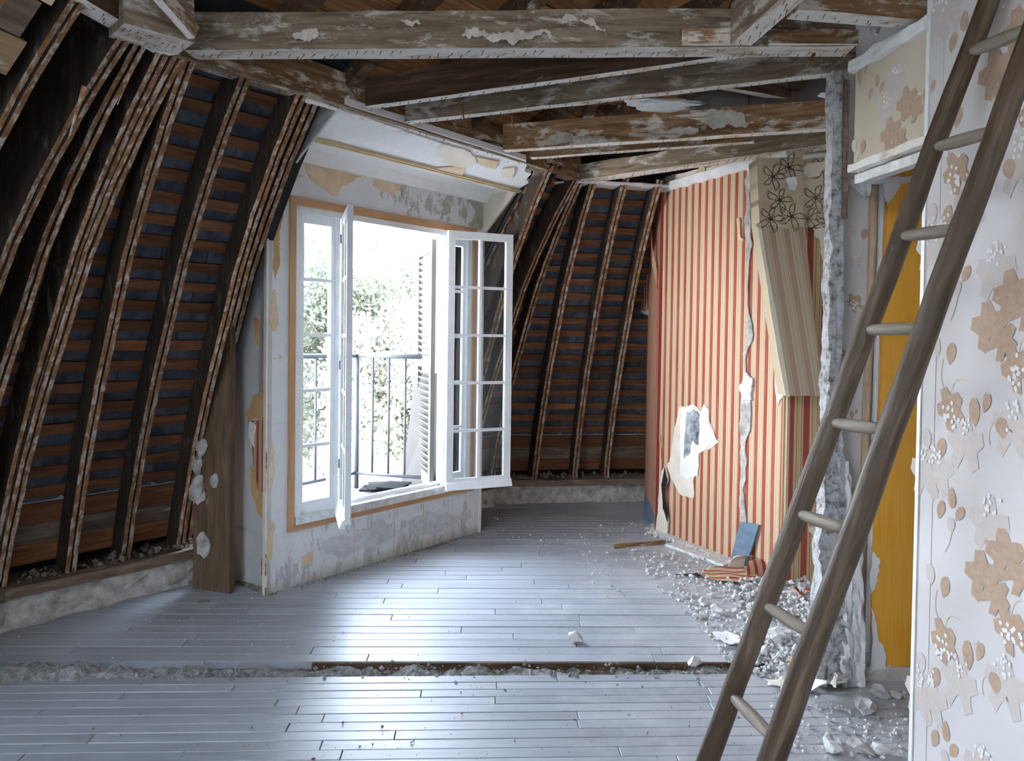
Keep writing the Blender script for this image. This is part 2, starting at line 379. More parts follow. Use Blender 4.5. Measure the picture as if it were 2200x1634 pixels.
class Plane:
    """wall frame: origin o, local X along e (horizontal), Z up, local -Y or +Y facing room"""
    def __init__(s, o, e):
        s.o = V(o); s.e = V(e).normalized(); s.M = frame(s.o, s.e); s.n = V((s.M[0][1], s.M[1][1], 0)); s.I = s.M.inverted()
    def px(s, x, y, off=0.0):
        p = onpl(x, y, s.o + s.n * off, s.n); q = s.I @ p; return V((q.x, q.z))
def patch(pl, pix, side, mat, name, parent, amp=0.02, th=0.003, off=0.0, seed=1, it=3, raw=False, pts=None):
    """a torn flat patch lying on plane pl; side = -1/+1 the local Y direction of the room"""
    q = pts if pts else [pl.px(x, y) for x, y in pix]
    q = jag(q, amp, it, seed) if amp > 0 else [V(p) for p in q]
    area2 = sum(q[i].x * q[(i + 1) % len(q)].y - q[(i + 1) % len(q)].x * q[i].y for i in range(len(q)))
    if area2 < 0: q.reverse()
    mb = MB(); y0 = side * off; y1 = side * (off + th)
    mb.prism([V((p.x, y0, p.y)) for p in q], (0, y1 - y0, 0))
    o = mb.build(name, mat, None, pl.M)
    me = o.data; bm = bmesh.new(); bm.from_mesh(me); bmesh.ops.recalc_face_normals(bm, faces=bm.faces); bm.to_mesh(me); bm.free()
    if parent: at(o, parent)
    return o

def roughen(o, amt, scale=6, cuts=0, seed=0):
    me = o.data; bm = bmesh.new(); bm.from_mesh(me)
    if cuts: bmesh.ops.subdivide_edges(bm, edges=bm.edges[:], cuts=cuts, use_grid_fill=True)
    for v in bm.verts:
        n = noise.noise_vector(v.co * scale + V((seed * 3.1, seed * 1.7, 0)))
        n2 = noise.noise_vector(v.co * scale * 4 + V((seed, 5, 9)))
        v.co += n * amt + n2 * amt * 0.5
    bm.to_mesh(me); bm.free(); me.update(); return o

# ------------------------------------------------------------------ plan of the attic
ZC = 2.38
P0 = V((-1.254, 2.70, 0)); D1 = V((0.643, 0.766, 0)); N1 = V((-0.766, 0.643, 0))
P1 = P0 + D1 * 2.66 + N1 * 0.03
D2 = V((0.990, 0.139, 0)); N2 = V((-0.139, 0.990, 0))
DN = V((0.208, 0.978, 0)); NN = V((-0.978, 0.208, 0))
PROF = [(0.0, 2.40), (0.20, 2.16), (0.39, 1.89), (0.53, 1.66), (0.64, 1.43), (0.80, 1.10), (0.94, 0.77), (1.05, 0.45), (1.13, 0.17)]
def tz(z):
    for (t0, z0), (t1, z1) in zip(PROF, PROF[1:]):
        if z >= z1: return t0 + (t1 - t0) * (z0 - z) / (z0 - z1)
    return PROF[-1][0]
def arc(s):
    """point (t,z) and tangent at arc length s from the top"""
    for (t0, z0), (t1, z1) in zip(PROF, PROF[1:]):
        L = sqrt((t1 - t0) ** 2 + (z1 - z0) ** 2)
        if s <= L: return (t0 + (t1 - t0) * s / L, z0 + (z1 - z0) * s / L, (t1 - t0) / L, (z1 - z0) / L)
        s -= L
    return None
ARC = sum(sqrt((b[0] - a[0]) ** 2 + (b[1] - a[1]) ** 2) for a, b in zip(PROF, PROF[1:]))

# ------------------------------------------------------------------ floor
floor = empty('floor', (0, 0, 0)); struct(floor)
sub = MB(); sub.box((-3.2, -1.8, -0.2), (3.6, 6.3, -0.03)); s_ = sub.build('subfloor', M_dirt); struct(s_); at(s_, floor)
def boards(y0, y1, slope, w, x0, x1, z, seed, name='floorboard', lim=None):
    r = random.Random(seed); n = 0
    ang = math.atan(slope); R = Matrix.Rotation(ang, 4, 'Z'); y = y0
    cache = {}
    while y < y1:
        x = x0 - r.uniform(0, 1.2)
        while x < x1:
            L = round(r.uniform(0.75, 1.7), 1)
            if x + L > x0:
                xa = max(x, x0); Lx = min(x + L, x1) - xa
                if Lx > 0.08:
                    key = (round(Lx, 3), w)
                    if key not in cache:
                        mb = MB(); g = 0.0012
                        a, b = g, Lx - g; c, d = g, w - g; e = 0.002
                        vs = [(a, c, -0.03), (b, c, -0.03), (b, d, -0.03), (a, d, -0.03), (a, c, -e), (b, c, -e), (b, d, -e), (a, d, -e), (a + e, c + e, 0), (b - e, c + e, 0), (b - e, d - e, 0), (a + e, d - e, 0)]
                        fs = [(0, 1, 5, 4), (1, 2, 6, 5), (2, 3, 7, 6), (3, 0, 4, 7), (4, 5, 9, 8), (5, 6, 10, 9), (6, 7, 11, 10), (7, 4, 8, 11), (8, 9, 10, 11)]
                        mb.add(vs, fs); cache[key] = mb.mesh(name, M_board)
                    o = bpy.data.objects.new(name, cache[key]); COL.objects.link(o); o.parent = floor
                    o.matrix_local = Matrix.Translation((0, 0, z + r.uniform(-0.0012, 0.0012))) @ R @ Matrix.Translation((xa, y, 0)) @ Matrix.Rotation(r.uniform(-0.0006, 0.0006), 4, 'Z')
                    o['kind'] = 'structure'
                    n += 1
            x += L
        y += w
    return n
nb = boards(1.72, 2.80, 0.045, 0.056, -2.6, 1.95, 0.0, 3)
nb2 = boards(2.96, 6.2, 0.029, 0.072, -2.75, 1.95, 0.0, 5)
fb = MB(); fb.box((-3.2, -1.8, -0.03), (3.4, 1.63, -0.001)); o = fb.build('floor_behind', M_board); at(o, floor); o['kind'] = 'structure'

# ------------------------------------------------------------------ mansard facets
def facet(name, P, D, N, s0, s1, e0, e1, label, pale=False, bt=0.135, sx=0.0):
    root = empty(name, P); struct(root, label)
    # added dark sheet outside, keeps daylight from leaking between the slates
    prof = [(t + bt + 0.065, z) for t, z in PROF] + [(1.33, -0.05)]
    mb = MB(); pts = []
    for t, z in [(-0.1, 2.62)] + prof:
        for sgn, s in ((-1, s0), (1, s1)):
            ee = e0 if sgn < 0 else e1
            pts.append(P + D * (s + sgn * ee * max(t, 0) + (sx if sgn > 0 else 0)) + N * t + V((0, 0, z)))
    k = len(prof) + 1
    fs = [(2 * i, 2 * i + 1, 2 * i + 3, 2 * i + 2) for i in range(k - 1)]
    mb.add(pts, fs); mb.add([p + N * 0.04 for p in pts], [f[::-1] for f in fs])
    o = mb.build('light_stop_sheet', M_dark); at(o, root); o['kind'] = 'structure'
    # battens and slates
    pitch = 0.104; n = int(ARC / pitch)
    slm = {}
    Fm = Matrix(((D.x, N.x, 0, 0), (D.y, N.y, 0, 0), (0, 0, 1, 0), (0, 0, 0, 1)))
    if Fm.determinant() < 0: pass
    for i in range(n):
        a = arc(0.05 + i * pitch)
        if a is None: break
        t, z, dt, dz = a
        A = s0 - e0 * (t + bt); B = s1 + e1 * (t + bt)
        ang = math.atan2(-dt, -dz) # tilt of slope from vertical
        # batten
        L = B - A; h = 0.052; mb = MB()
        up = V((-dt, 0, 0)); U = (N * (-dt) + V((0, 0, -dz))).normalized(); O = (N * (-dz) + V((0, 0, dt))).normalized()
        if O.dot(N) < 0: O = -O
        Mx = Matrix(((D.x, O.x, U.x, 0), (D.y, O.y, U.y, 0), (D.z, O.z, U.z, 0), (0, 0, 0, 1)))
        c = P + D * A + N * (t) + V((0, 0, z)) + O * bt
        if n - i > 3:
            Mb = Mx.copy(); Mb.translation = c
            segs = max(1, int(L / 0.5)); 
            for q in range(5):
                pass
            mb.box((0, 0, -h / 2), (L, 0.014, h / 2))
            o = mb.build('batten', M_batten, None, Mb @ Matrix.Rotation(rnd.uniform(-0.006, 0.006), 4, 'Y')); at(o, root); o['kind'] = 'structure'
        else:
            mb.box((0, 0, -0.051), (L, 0.014, 0.051))
            Mb = Mx.copy(); Mb.translation = c
            o = mb.build('base_board', M_batten if i % 2 else M_plate, None, Mb); at(o, root); o['kind'] = 'structure'
            continue
        # slates of this course
        wS = 0.215; off = (i % 2) * wS / 2 - 0.03
        x = A - off - 0.1
        while x < B:
            xs = max(x, A); xe = min(x + wS - 0.004, B)
            if xe - xs > 0.03:
                key = round(xe - xs, 2)
                kk = (key, rnd.randrange(3))
                if kk not in slm:
                    m2 = MB(); W_ = xe - xs; hh = 0.20
                    cl = 0.05 if kk[1] == 1 else 0.012; cr = 0.04 if kk[1] == 2 else 0.008
                    m2.prism([V((0, 0, cl)), V((cl, 0, 0)), V((W_ - cr, 0, 0)), V((W_, 0, cr)), V((W_, 0, hh)), V((0, 0, hh))], (0, 0.006, 0))
                    slm[kk] = m2.mesh('slate', M_slate_l if pale else M_slate)
                o = bpy.data.objects.new('slate', slm[kk]); COL.objects.link(o)
                Mc = Mx.copy(); Mc.translation = P + D * xs + N * t + V((0, 0, z)) + O * (bt + 0.017) - U * 0.085
                o.matrix_local = Mc @ Matrix.Rotation(rnd.uniform(0.02, 0.035), 4, 'X') @ Matrix.Rotation(rnd.uniform(-0.008, 0.008), 4, 'Y')
                at(o, root); o['kind'] = 'structure'
            x += wS
    # grey-blue strip painted as daylight coming through at the last course
    a = arc(0.05 + (n - 3.6) * pitch)
    t, z, dt, dz = a
    mb = MB(); A = s0 - e0 * (t + bt); B = s1 + e1 * (t + bt)
    mb.box((0, 0, 0), (B - A, 0.005, 0.05)); Mz = frame(P + D * A + N * (t + bt + 0.012) + V((0, 0, z)), D)
    o = mb.build('slate_gap_light', M_gap_light, None, Mz); at(o, root); o['kind'] = 'structure'
    # sill plate and low plaster wall
    tb = 1.07
    A = s0 - e0 * tb; B = s1 + e1 * tb
    mb = MB(); mb.box((0, 0, 0.135), (B - A, 0.26, 0.185)); mp = frame(P + D * A + N * tb, D)
    o = mb.build('sill_plate', M_plate, None, mp); roughen(o, 0.006, 5, 12, 3); at(o, root); o['kind'] = 'structure'
    mb = MB(); nn = int((B - A) / 0.04)
    for kx in range(nn):
        x0_ = (B - A) * kx / nn; x1_ = (B - A) * (kx + 1) / nn
        mb.box((x0_, 0.012, -0.02), (x1_, 0.22, 0.136))
    mb = MB(); rows = 6; vs = []
    for kx in range(nn + 1):
        for kz in range(rows + 1):
            x_ = (B - A) * kx / nn; z_ = -0.01 + 0.147 * kz / rows
            yy = 0.018 + 0.03 * noise.noise(V((x_ * 7, z_ * 12, P.x))) + 0.012 * noise.noise(V((x_ * 30, z_ * 30, 2)))
            if kz == 0: yy -= 0.02
            vs.append(V((x_, yy, z_)))
    fs = [(a_ * (rows + 1) + b_, (a_ + 1) * (rows + 1) + b_, (a_ + 1) * (rows + 1) + b_ + 1, a_ * (rows + 1) + b_ + 1) for a_ in range(nn) for b_ in range(rows)]
    mb.add(vs, fs); mb.box((0, 0.05, -0.02), (B - A, 0.2, 0.135))
    o = mb.build('knee_wall', M_mortar, None, mp); at(o, root); o['kind'] = 'structure'
    return root

wall_left = facet('wall_left', P0, D1, N1, 0.0, 0.69, 0.32, 0.0, 'sloping mansard wall of bare slates and battens left of the window', sx=0.10)
wall_left_far = facet('wall_left_far', P0 + D1 * 2.385, D1, N1, 0.0, 0.275, 0.0, 0.384, 'narrow sloping slate wall behind the open window sash')
wall_back = facet('wall_back', P1, D2, N2, 0.0, 1.25, 0.384, 0.0, 'sloping mansard wall of slates and battens at the back of the room')
wall_near_left = facet('wall_near_left', P0, DN, NN, -1.6, 0.0, 0.0, 0.40, 'sloping mansard wall at the left edge, nearest the camera', bt=0.205)

# rafters ---------------------------------------------------------------
def rafter(top, foot, prof=PROF, label='', wdt=0.044, dep=0.125, name='rafter', top_z=0.0, seed=0, kink=0.0):
    """top/foot: plan points where the inner edge starts (t=0) and ends (t=1.13)"""
    d = (foot - top); T = d.length; n = d.normalized(); k = 1.13
    side = V((0, 0, 1)).cross(n)
    root = empty(name, foot + V((0, 0, 0.18))); tag(root, label, 'rafter', 'slanting rafters of the mansard roof')
    rr = random.Random(seed)
    for j, off in enumerate((-wdt / 4 - 0.0015, wdt / 4 + 0.0015)):
        mb = MB(); pts = []; hw = wdt / 4 - 0.001
        sub_ = []
        for (a, b) in zip(prof, prof[1:]):
            for q in range(4): sub_.append((a[0] + (b[0] - a[0]) * q / 4, a[1] + (b[1] - a[1]) * q / 4))
        sub_.append(prof[-1])
        jj = j * 0.007
        for i, (t, z) in enumerate(sub_):
            i0 = sub_[max(i - 1, 0)]; i1 = sub_[min(i + 1, len(sub_) - 1)]
            dt, dz = i1[0] - i0[0], i1[1] - i0[1]; l = sqrt(dt * dt + dz * dz); ot, oz = -dz / l, dt / l
            t2 = t / k * T
            w1 = noise.noise(V((t * 9 + seed, z * 9, j))) * 0.004; w2 = noise.noise(V((z * 14, seed + j, 3))) * 0.003
            for (sx, dd) in ((-hw, jj), (hw, jj), (hw, dep), (-hw, dep)):
                pts.append(top + n * (t2 + ot * (dd + w1)) + side * (off + sx + w2) + V((0, 0, z + oz * dd - 0.0)))
        m = len(sub_)
        fs = []; mi = []
        for i in range(m - 1):
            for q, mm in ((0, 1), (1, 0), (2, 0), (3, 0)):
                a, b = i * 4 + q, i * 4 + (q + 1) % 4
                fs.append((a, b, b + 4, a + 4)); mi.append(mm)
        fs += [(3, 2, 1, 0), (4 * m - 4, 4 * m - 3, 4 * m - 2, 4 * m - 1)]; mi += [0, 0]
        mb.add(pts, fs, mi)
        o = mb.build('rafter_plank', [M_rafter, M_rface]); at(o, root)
    # torn splinters hanging off the inner face
    return root

rlist = []
def raf1(s, label, sf=None, **k):
    return rafter(P0 + D1 * s, P0 + D1 * (s if sf is None else sf) + N1 * 1.13, label=label, seed=len(rlist) + 1, **k)
rlist.append(raf1(0.055, 'slanted rafter with battens just right of it, third one left of the window', sf=0.02))
rlist.append(raf1(0.285, 'slanted rafter second from the white window wall on its left', sf=0.27))
rlist.append(raf1(0.545, 'slanted rafter touching the left edge of the white window wall', sf=0.55))
def raf2(st, sf, label, **k):
    return rafter(P1 + D2 * st - N2 * 0.0, P1 + D2 * sf + N2 * 1.13, label=label, seed=len(rlist) + 21, **k)
rlist.append(rafter(P0 + D1 * 2.30, P0 + D1 * 2.72 + N1 * 1.13, label='short visible rafter just right of the dormer, above the open sash', seed=31))
rlist.append(rafter(P1 - D1 * 0.02, P1 - D1 * 0.02 + N1 * 1.02 + D1 * 0.06, label='left one of the two rafters meeting at the far ceiling corner', seed=32))
rlist.append(rafter(P1 + D2 * 0.02, P1 + N1 * 0.62 + N2 * 0.75, label='hip rafter splaying behind the open sash from the far ceiling corner', seed=33))
rlist.append(raf2(0.10, -0.08, 'rafter of the back wall nearest the far corner, passing right of the open sash'))
rlist.append(raf2(0.31, 0.255, 'middle rafter of the back slate wall'))
rlist.append(raf2(0.545, 0.52, 'rafter of the back slate wall nearest the striped wallpaper'))
def rafn(s, sf, label, **k):
    return rafter(dep=0.195, top=P0 + DN * s, foot=P0 + DN * sf + NN * 1.13, label=label, seed=len(rlist) + 41, **k)
rlist.append(rafter(P0 + V((-0.03, -0.02, 0)), P0 + (N1 + NN).normalized() * 1.18, label='hip rafter beside its jack rafter below the end of the big beam', seed=44))
rlist.append(rafter(P0 + V((-0.075, -0.09, 0)), P0 + NN * 1.13 + DN * 0.06, label='rafter just left of the hip, sharing its top with it', seed=45))
rlist.append(rafter(P0 + V((0.01, 0.02, 0)), P0 - D1 * 0.264 + N1 * 1.13, label='jack rafter right of the hip, close to it all the way down', seed=46))
rlist.append(rafn(-0.22, -0.16, 'deep dark rafter with a torn splinter, third from the left edge of the frame'))
rlist.append(rafn(-0.44, -0.40, 'deep dark rafter second from the left edge of the frame'))
rlist.append(rafn(-0.66, -0.62, 'rafter at the upper left corner beside the tan patch'))

er = rafter(P0 + D1 * 0.672, P0 + D1 * 0.672 + N1 * 1.13, prof=[(t + 0.115, z) for t, z in PROF], dep=0.08, wdt=0.05, name='edge_rafter', label='thin recessed edge rafter between the slates and the white dormer cheek', seed=61)
# splinters on the near rafters
def splinter(a, b, w_, parent, name='splinter'):
    mb = MB(); mb.tube(a, b, w_, w_ * 0.25, 5); o = mb.build(name, M_rface); at(o, parent); return o
for (x0, y0, x1, y1, Y, w_, rr_) in ((182, 185, 147, 300, 2.30, 0.008, 12), (283, 150, 252, 225, 2.52, 0.006, 10)):
    splinter(ony(x0, y0, Y), ony(x1, y1, Y + 0.03), w_, rlist[rr_])

# ------------------------------------------------------------------ joists
def beam(name, a, b, wd, ht, label, mats, parent=None, nails=0, rough_=0.004, cat='beam', group='ceiling joists', seed=1, back=1, warp=0.0):
    """a,b: world ends of the bottom near edge; wd goes away from the camera, ht goes up"""
    a = V(a); b = V(b); d = (b - a); L = d.length
    Mx = frame(a, d); y = V((Mx[0][1], Mx[1][1], Mx[2][1]))
    sgn = 1 if y.y > 0 else -1
    sgn *= back
    mb = MB(); n = max(4, int(L / 0.06)); secs = [(0, 0), (wd * sgn, 0), (wd * sgn, ht), (0, ht)]
    vs = []; 
    for i in range(n + 1):
        x = L * i / n
        for q, (yy, zz) in enumerate(secs):
            nv = noise.noise_vector(V((x * 5 + seed * 7, q * 3.3, seed)))
            vs.append(V((x, yy + nv.y * rough_, zz + nv.z * rough_ * (1 if zz > 0 else 0.6))))
    fs = []; mi = []
    for i in range(n):
        for q in range(4):
            k = i * 4 + q; k2 = i * 4 + (q + 1) % 4
            fs.append((k, k2, k2 + 4, k + 4)); mi.append(1 if q == 0 else 0)
    fs += [(0, 3, 2, 1), (4 * n, 4 * n + 1, 4 * n + 2, 4 * n + 3)]; mi += [0, 0]
    mb.add(vs, fs, mi)
    me = mb.mesh(name, mats); bm = bmesh.new(); bm.from_mesh(me); bmesh.ops.recalc_face_normals(bm, faces=bm.faces); bm.to_mesh(me); bm.free()
    o = bpy.data.objects.new(name, me); COL.objects.link(o); o.matrix_world = Mx
    if label: tag(o, label, cat, group)
    if nails:
        r = random.Random(seed); mb = MB()
        for i in range(nails):
            x = L * (i + r.uniform(0.2, 0.8)) / nails; y_ = sgn * wd * r.choice((0.25, 0.5, 0.75)); l_ = r.uniform(0.010, 0.022)
            mb.tube((x, y_, 0.002), (x - r.uniform(0.004, 0.02), y_ + r.uniform(-0.004, 0.004), -l_ * 0.8), 0.0022, 0.0007, 4)
        no = mb.build('nails', M_nail); stuff(no); no.parent = o
    return o
GJ = [M_joist, M_under]; BJ = [M_joistb, M_under]; DJ = [M_joistd, M_under]
J1 = beam('ceiling_joist', onz(395, 107, ZC), onz(1838, 99, ZC), 0.095, 0.135, 'long grey ceiling beam spanning the room, lowest and nearest of the joists', GJ, nails=74, seed=2)
J2 = beam('ceiling_joist', onz(785, 229, ZC), onz(1640, 108, ZC), 0.045, 0.135, 'dark joist running from the window wall up to behind the big beam', DJ, nails=34, seed=3)
J3 = beam('ceiling_joist', onz(870, 261, ZC), onz(1838, 150, ZC), 0.05, 0.125, 'grey fibrous joist second behind the big beam, ending at the torn wall post', GJ, nails=38, seed=4)
J4 = beam('ceiling_joist', onz(1080, 322, ZC), onz(1800, 274, ZC), 0.06, 0.14, 'brown splattered joist farthest from the camera with a white streak', BJ, nails=24, seed=5)
J5 = beam('ceiling_joist', onz(1138, 338, ZC), onz(1620, 303, ZC), 0.05, 0.11, 'short white crusted joist tucked behind the farthest brown joist', BJ, nails=16, seed=6)
J6 = beam('ceiling_joist', onz(1245, 386, ZC), onz(1800, 306, ZC), 0.12, 0.10, 'white crusted wall plate above the striped wallpaper', GJ, nails=60, seed=7, cat='beam', group='wall plates')
J7 = beam('ceiling_joist', onz(1612, 98, ZC), onz(1800, -60, ZC), 0.075, 0.14, 'pale trimmer joist slanting toward the camera at the upper right', GJ, nails=16, seed=8, back=-1)
J8 = beam('ceiling_joist', onz(1715, 20, ZC), onz(2010, 44, ZC), 0.07, 0.10, 'short brown joist between the pale trimmer and the leaf wallpaper', BJ, nails=12, seed=9)
b1 = beam('nailed_board', onz(1462, 99, ZC + 0.005) + V((0, -0.02, 0)), onz(1606, 98, ZC + 0.005) + V((0, -0.02, 0)), 0.018, 0.055, 'short brown board nailed on the big beam left of the trimmer', BJ, seed=10, cat='board', group=None)
b2 = beam('nailed_board', onz(1648, 98, ZC + 0.005) + V((0, -0.02, 0)), onz(1838, 99, ZC + 0.005) + V((0, -0.02, 0)), 0.018, 0.05, 'brown board nailed on the big beam right of the trimmer', BJ, seed=11, cat='board', group=None)
# perimeter plates
def plate(a, b, label, seed, h=0.15, wd=0.09, mats=(M_joistb, M_joist), nails=40, z=2.375):
    return beam('wall_plate', a + V((0, 0, z)), b + V((0, 0, z)), wd, h, label, mats, nails=nails, seed=seed, group='wall plates')
plate(P0 - N1 * 0.005, P1 - N1 * 0.005, 'brown wall plate running above the window wall to the far corner', 12)
plate(P0 - DN * 1.2 - NN * 0.01, P0 - NN * 0.01, 'dark plate above the nearest rafters at the upper left', 14, mats=DJ)
# blocky beam end in the upper left corner
b3 = beam('beam_end', ony(268, 50, 2.36), ony(418, 92, 2.52), 0.16, 0.16, 'studded grey beam end jutting above the left rafters', GJ, nails=18, seed=15, group=None)
b4 = beam('plank_strut', ony(330, -20, 2.30), ony(418, 82, 2.46), 0.03, 0.05, 'narrow plank slanting down over the studded beam end', BJ, seed=16, cat='plank', group=None)

def jp(x0, y0, x1, y1, Y, name, mat, parent):
    a, b = ony(x0, y0, Y), ony(x1, y1, Y); mb = MB(); mb.box((a.x, Y, b.z), (b.x, Y + 0.012, a.z)); o = mb.build(name, mat); at(o, parent); return o
yj = J1.matrix_world.translation.y - 0.009
jp(1390, 28, 1450, 66, yj, 'mortise_shade', M_dark, J1); jp(1394, 34, 1448, 55, yj - 0.004, 'mortise_block', M_joistb, J1)  # flat dark patch painted as the shade inside the notch
for (x0, y0, x1, y1, z_, par) in ((1750, 112, 1730, 150, 2.375, J3), (992, 224, 998, 266, 2.375, J3), (1302, 250, 1306, 262, 2.37, J4), (1100, 250, 1103, 290, 2.37, J4)):
    a = onz(x0, y0, z_ + 0.01); b = ony(x1, y1, a.y - 0.03); mb = MB(); mb.tube(a, b, 0.006, 0.0025, 5); o = mb.build('hanging_lath', M_rface); at(o, par)
PJ = Plane(J1.matrix_world.translation - V((0, 0.006, 0)), J1.matrix_world.to_3x3() @ V((1, 0, 0))); sJ = -1 if PJ.n.y > 0 else 1
PK = Plane(J4.matrix_world.translation - V((0, 0.006, 0)), J4.matrix_world.to_3x3() @ V((1, 0, 0))); sK = -1 if PK.n.y > 0 else 1
M_smear = plain('dried_plaster_smear', (0.42, 0.37, 0.29), (0.66, 0.61, 0.52), 30, 0.95, 0.8, 0.008, 0.05)
def smear(pl, sd, par, pix, k):
    q = [V((p.x, p.y - pl.o.z)) for p in [pl.px(*p) for p in pix]] if False else None
    o = patch(pl, pix, sd, M_smear, 'plaster_smear', None, 0.035, 0.003, 0.002, k, 5); at(o, par); return o
for k, pix in enumerate(([(992, 78), (1000, 66), (1060, 72), (1110, 62), (1130, 72), (1180, 68), (1200, 92), (1130, 84), (1070, 90), (1010, 84)], [(1245, 45), (1270, 38), (1300, 62), (1302, 76), (1280, 66), (1262, 52)], [(628, 78), (650, 66), (684, 68), (682, 82), (650, 86)], [(1195, 40), (1235, 36), (1240, 46), (1200, 50)], [(860, 44), (900, 40), (905, 52), (870, 56)])): smear(PJ, sJ, J1, pix, k + 3)
for k, pix in enumerate(([(1512, 262), (1520, 240), (1550, 236), (1590, 242), (1600, 258), (1622, 262), (1600, 275), (1530, 278)], [(1350, 285), (1420, 280), (1500, 276), (1500, 284), (1400, 292), (1350, 294)], [(1150, 302), (1240, 296), (1300, 292), (1290, 300), (1180, 312)])): smear(PK, sK, J4, pix, k + 13)
# plaster ledge lumps on top of joists
def lump(name, c, r, label, mat, cat='rubble', seed=0, sc=(1, 1, 1), sub=2, group=None, rot=0.0, parent=None, jn=0.5):
    bm = bmesh.new(); bmesh.ops.create_icosphere(bm, subdivisions=sub, radius=1.0)
    for v in bm.verts:
        f = 1 + jn * noise.noise(v.co * 1.7 + V((seed * 7.7, seed, 3)))
        v.co = V((v.co.x * f * sc[0], v.co.y * f * sc[1], v.co.z * f * sc[2])) * r
    me = bpy.data.meshes.new(name); bm.to_mesh(me); bm.free(); me.materials.append(mat)
    zmin = min(v.co.z for v in me.vertices)
    o = bpy.data.objects.new(name, me); COL.objects.link(o); o.location = V(c) - V((0, 0, zmin)) * 1; o.rotation_euler = (0, 0, rot)
    if label: tag(o, label, cat, group)
    if parent: at(o, parent)
    return o
lump('plaster_slab', onz(1425, 238, ZC + 0.135), 0.12, 'slab of grey-white plaster lying on top of the far brown joist', M_plaster, 'plaster', 3, (1.4, 0.5, 0.20), 3, jn=0.75)
lump('plaster_lump', onz(1790, 212, ZC + 0.14), 0.06, 'small plaster lump on the right end of the far brown joist', M_plaster, 'plaster', 5, (1.2, 0.5, 0.22))
lump('plaster_lump', onz(1880, 76, ZC + 0.03), 0.028, 'hanging lump of plaster at the top of the leaf papered header', M_plaster, 'plaster', 6, (0.7, 0.7, 1.1))

# ------------------------------------------------------------------ roof above the joists
ceiling = empty('ceiling', (0, 0, 2.6)); struct(ceiling, 'dark underside of the roof, boards on rafters above the joists')
def roofplane(P, D, N, z0, slope, s0, s1, T, wS, seed, raf):
    r = random.Random(seed); inn = (-N + V((0, 0, slope))).normalized(); nrm = D.cross(inn); nrm = nrm if nrm.z > 0 else -nrm
    t = -0.3
    while t < T:
        o0 = P + V((0, 0, z0)) + D * s0 + inn * t
        x, y, z = D, inn, nrm
        Mx = Matrix(((x.x, y.x, z.x, o0.x), (x.y, y.y, z.y, o0.y), (x.z, y.z, z.z, o0.z), (0, 0, 0, 1)))
        mb = MB(); mb.box((0, 0.003, 0), (s1 - s0, wS - 0.003, 0.02)); o = mb.build('roof_board', M_orange, None, Mx @ Matrix.Translation((0, 0, r.uniform(0, 0.006)))); at(o, ceiling); o['kind'] = 'structure'
        t += wS
    s = s0 + 0.2
    mb = MB(); mb.box((0, -0.4, 0.026), (s1 - s0, T + .1, 0.04))
    o0 = P + V((0, 0, z0)) + D * s0
    Mx = Matrix(((D.x, inn.x, nrm.x, o0.x), (D.y, inn.y, nrm.y, o0.y), (D.z, inn.z, nrm.z, o0.z), (0, 0, 0, 1)))
    o = mb.build('roof_light_stop', M_dark, None, Mx); at(o, ceiling); o['kind'] = 'structure'  # sheet added over the boards to close light leaks
    while raf and s < s1:
        mb = MB(); mb.box((0, -0.25, -0.10), (0.06, T, 0.0)); o1 = o0 + D * (s - s0); M2 = Mx.copy(); M2.translation = o1
        o = mb.build('roof_rafter', M_joistd, None, M2); at(o, ceiling); o['kind'] = 'structure'
        s += raf
roofplane(P0, D1, N1, 2.58, 0.42, -2.8, 5.0, 5.4, 0.17, 4, 0.42)
roofplane(P1, D2, N2, 2.58, 0.34, -3.6, 3.2, 7.2, 0.17, 6, 0.55)
# masonry flue seen in the roof void
mb = MB(); mb.box((1.02, 4.12, 2.50), (1.32, 4.5, 3.4)); mb.box((1.325, 4.10, 2.50), (1.60, 4.5, 3.4), 1); mb.box((1.605, 4.14, 2.5), (2.1, 4.5, 3.4))
o = mb.build('masonry_flue', [plain('grey_block', (0.16, 0.15, 0.13), (0.26, 0.24, 0.22), 5), plain('brown_block', (0.10, 0.08, 0.07), (0.17, 0.14, 0.12), 6)]); tag(o, 'grey masonry flue standing in the roof void above the striped wall', 'chimney')
for i, (x0, y0, x1, y1, Y) in enumerate(((1500, 175, 1700, 212, 3.9), (1000, 30, 860, 160, 3.7), (1300, 250, 1420, 130, 4.3), (2000, 20, 1700, 70, 3.2))):
    a, b = ony(x0, y0, Y), ony(x1, y1, Y + 0.2)
    beam('roof_brace', a, b, 0.05, 0.06, None, DJ, seed=50 + i, group=None)
    ob = bpy.context.scene.objects[-1] if False else None
for o in [o for o in COL.objects if o.name.startswith('roof_brace')]:
    at(o, ceiling); o['kind'] = 'structure'

# ------------------------------------------------------------------ dormer front wall with window
D0 = P0 + D1 * 0.754 + N1 * 0.632
PD = Plane((D0.x, D0.y, 0), D1)      # local X along the wall, local +Y outward (N1)
WL = 1.625
wd = empty('wall_window', PD.o); struct(wd, 'white peeling wall of the dormer with the French window')
hx0, hx1, hz0, hz1 = 0.165, 1.510, 0.345, 2.02
mb = MB()
th = 0.07
out = [V((0, 0)), V((WL, 0)), V((WL, 2.34)), (V((0, 2.34)))]
# wall as panels round the hole, subdivided for relief
def slab(mb, x0, x1, z0, z1, y0=0.0, y1=th, mi=0):
    mb.box((x0, y0, z0), (x1, y1, z1), mi)
slab(mb, 0, hx0, 0, hz1); slab(mb, hx1, WL, 0, hz1); slab(mb, hx0, hx1, 0, hz0)
slab(mb, 0, WL, hz1, 2.34)
o = mb.build('wall_panel', M_peel, None, PD.M); at(o, wd); o['kind'] = 'structure'
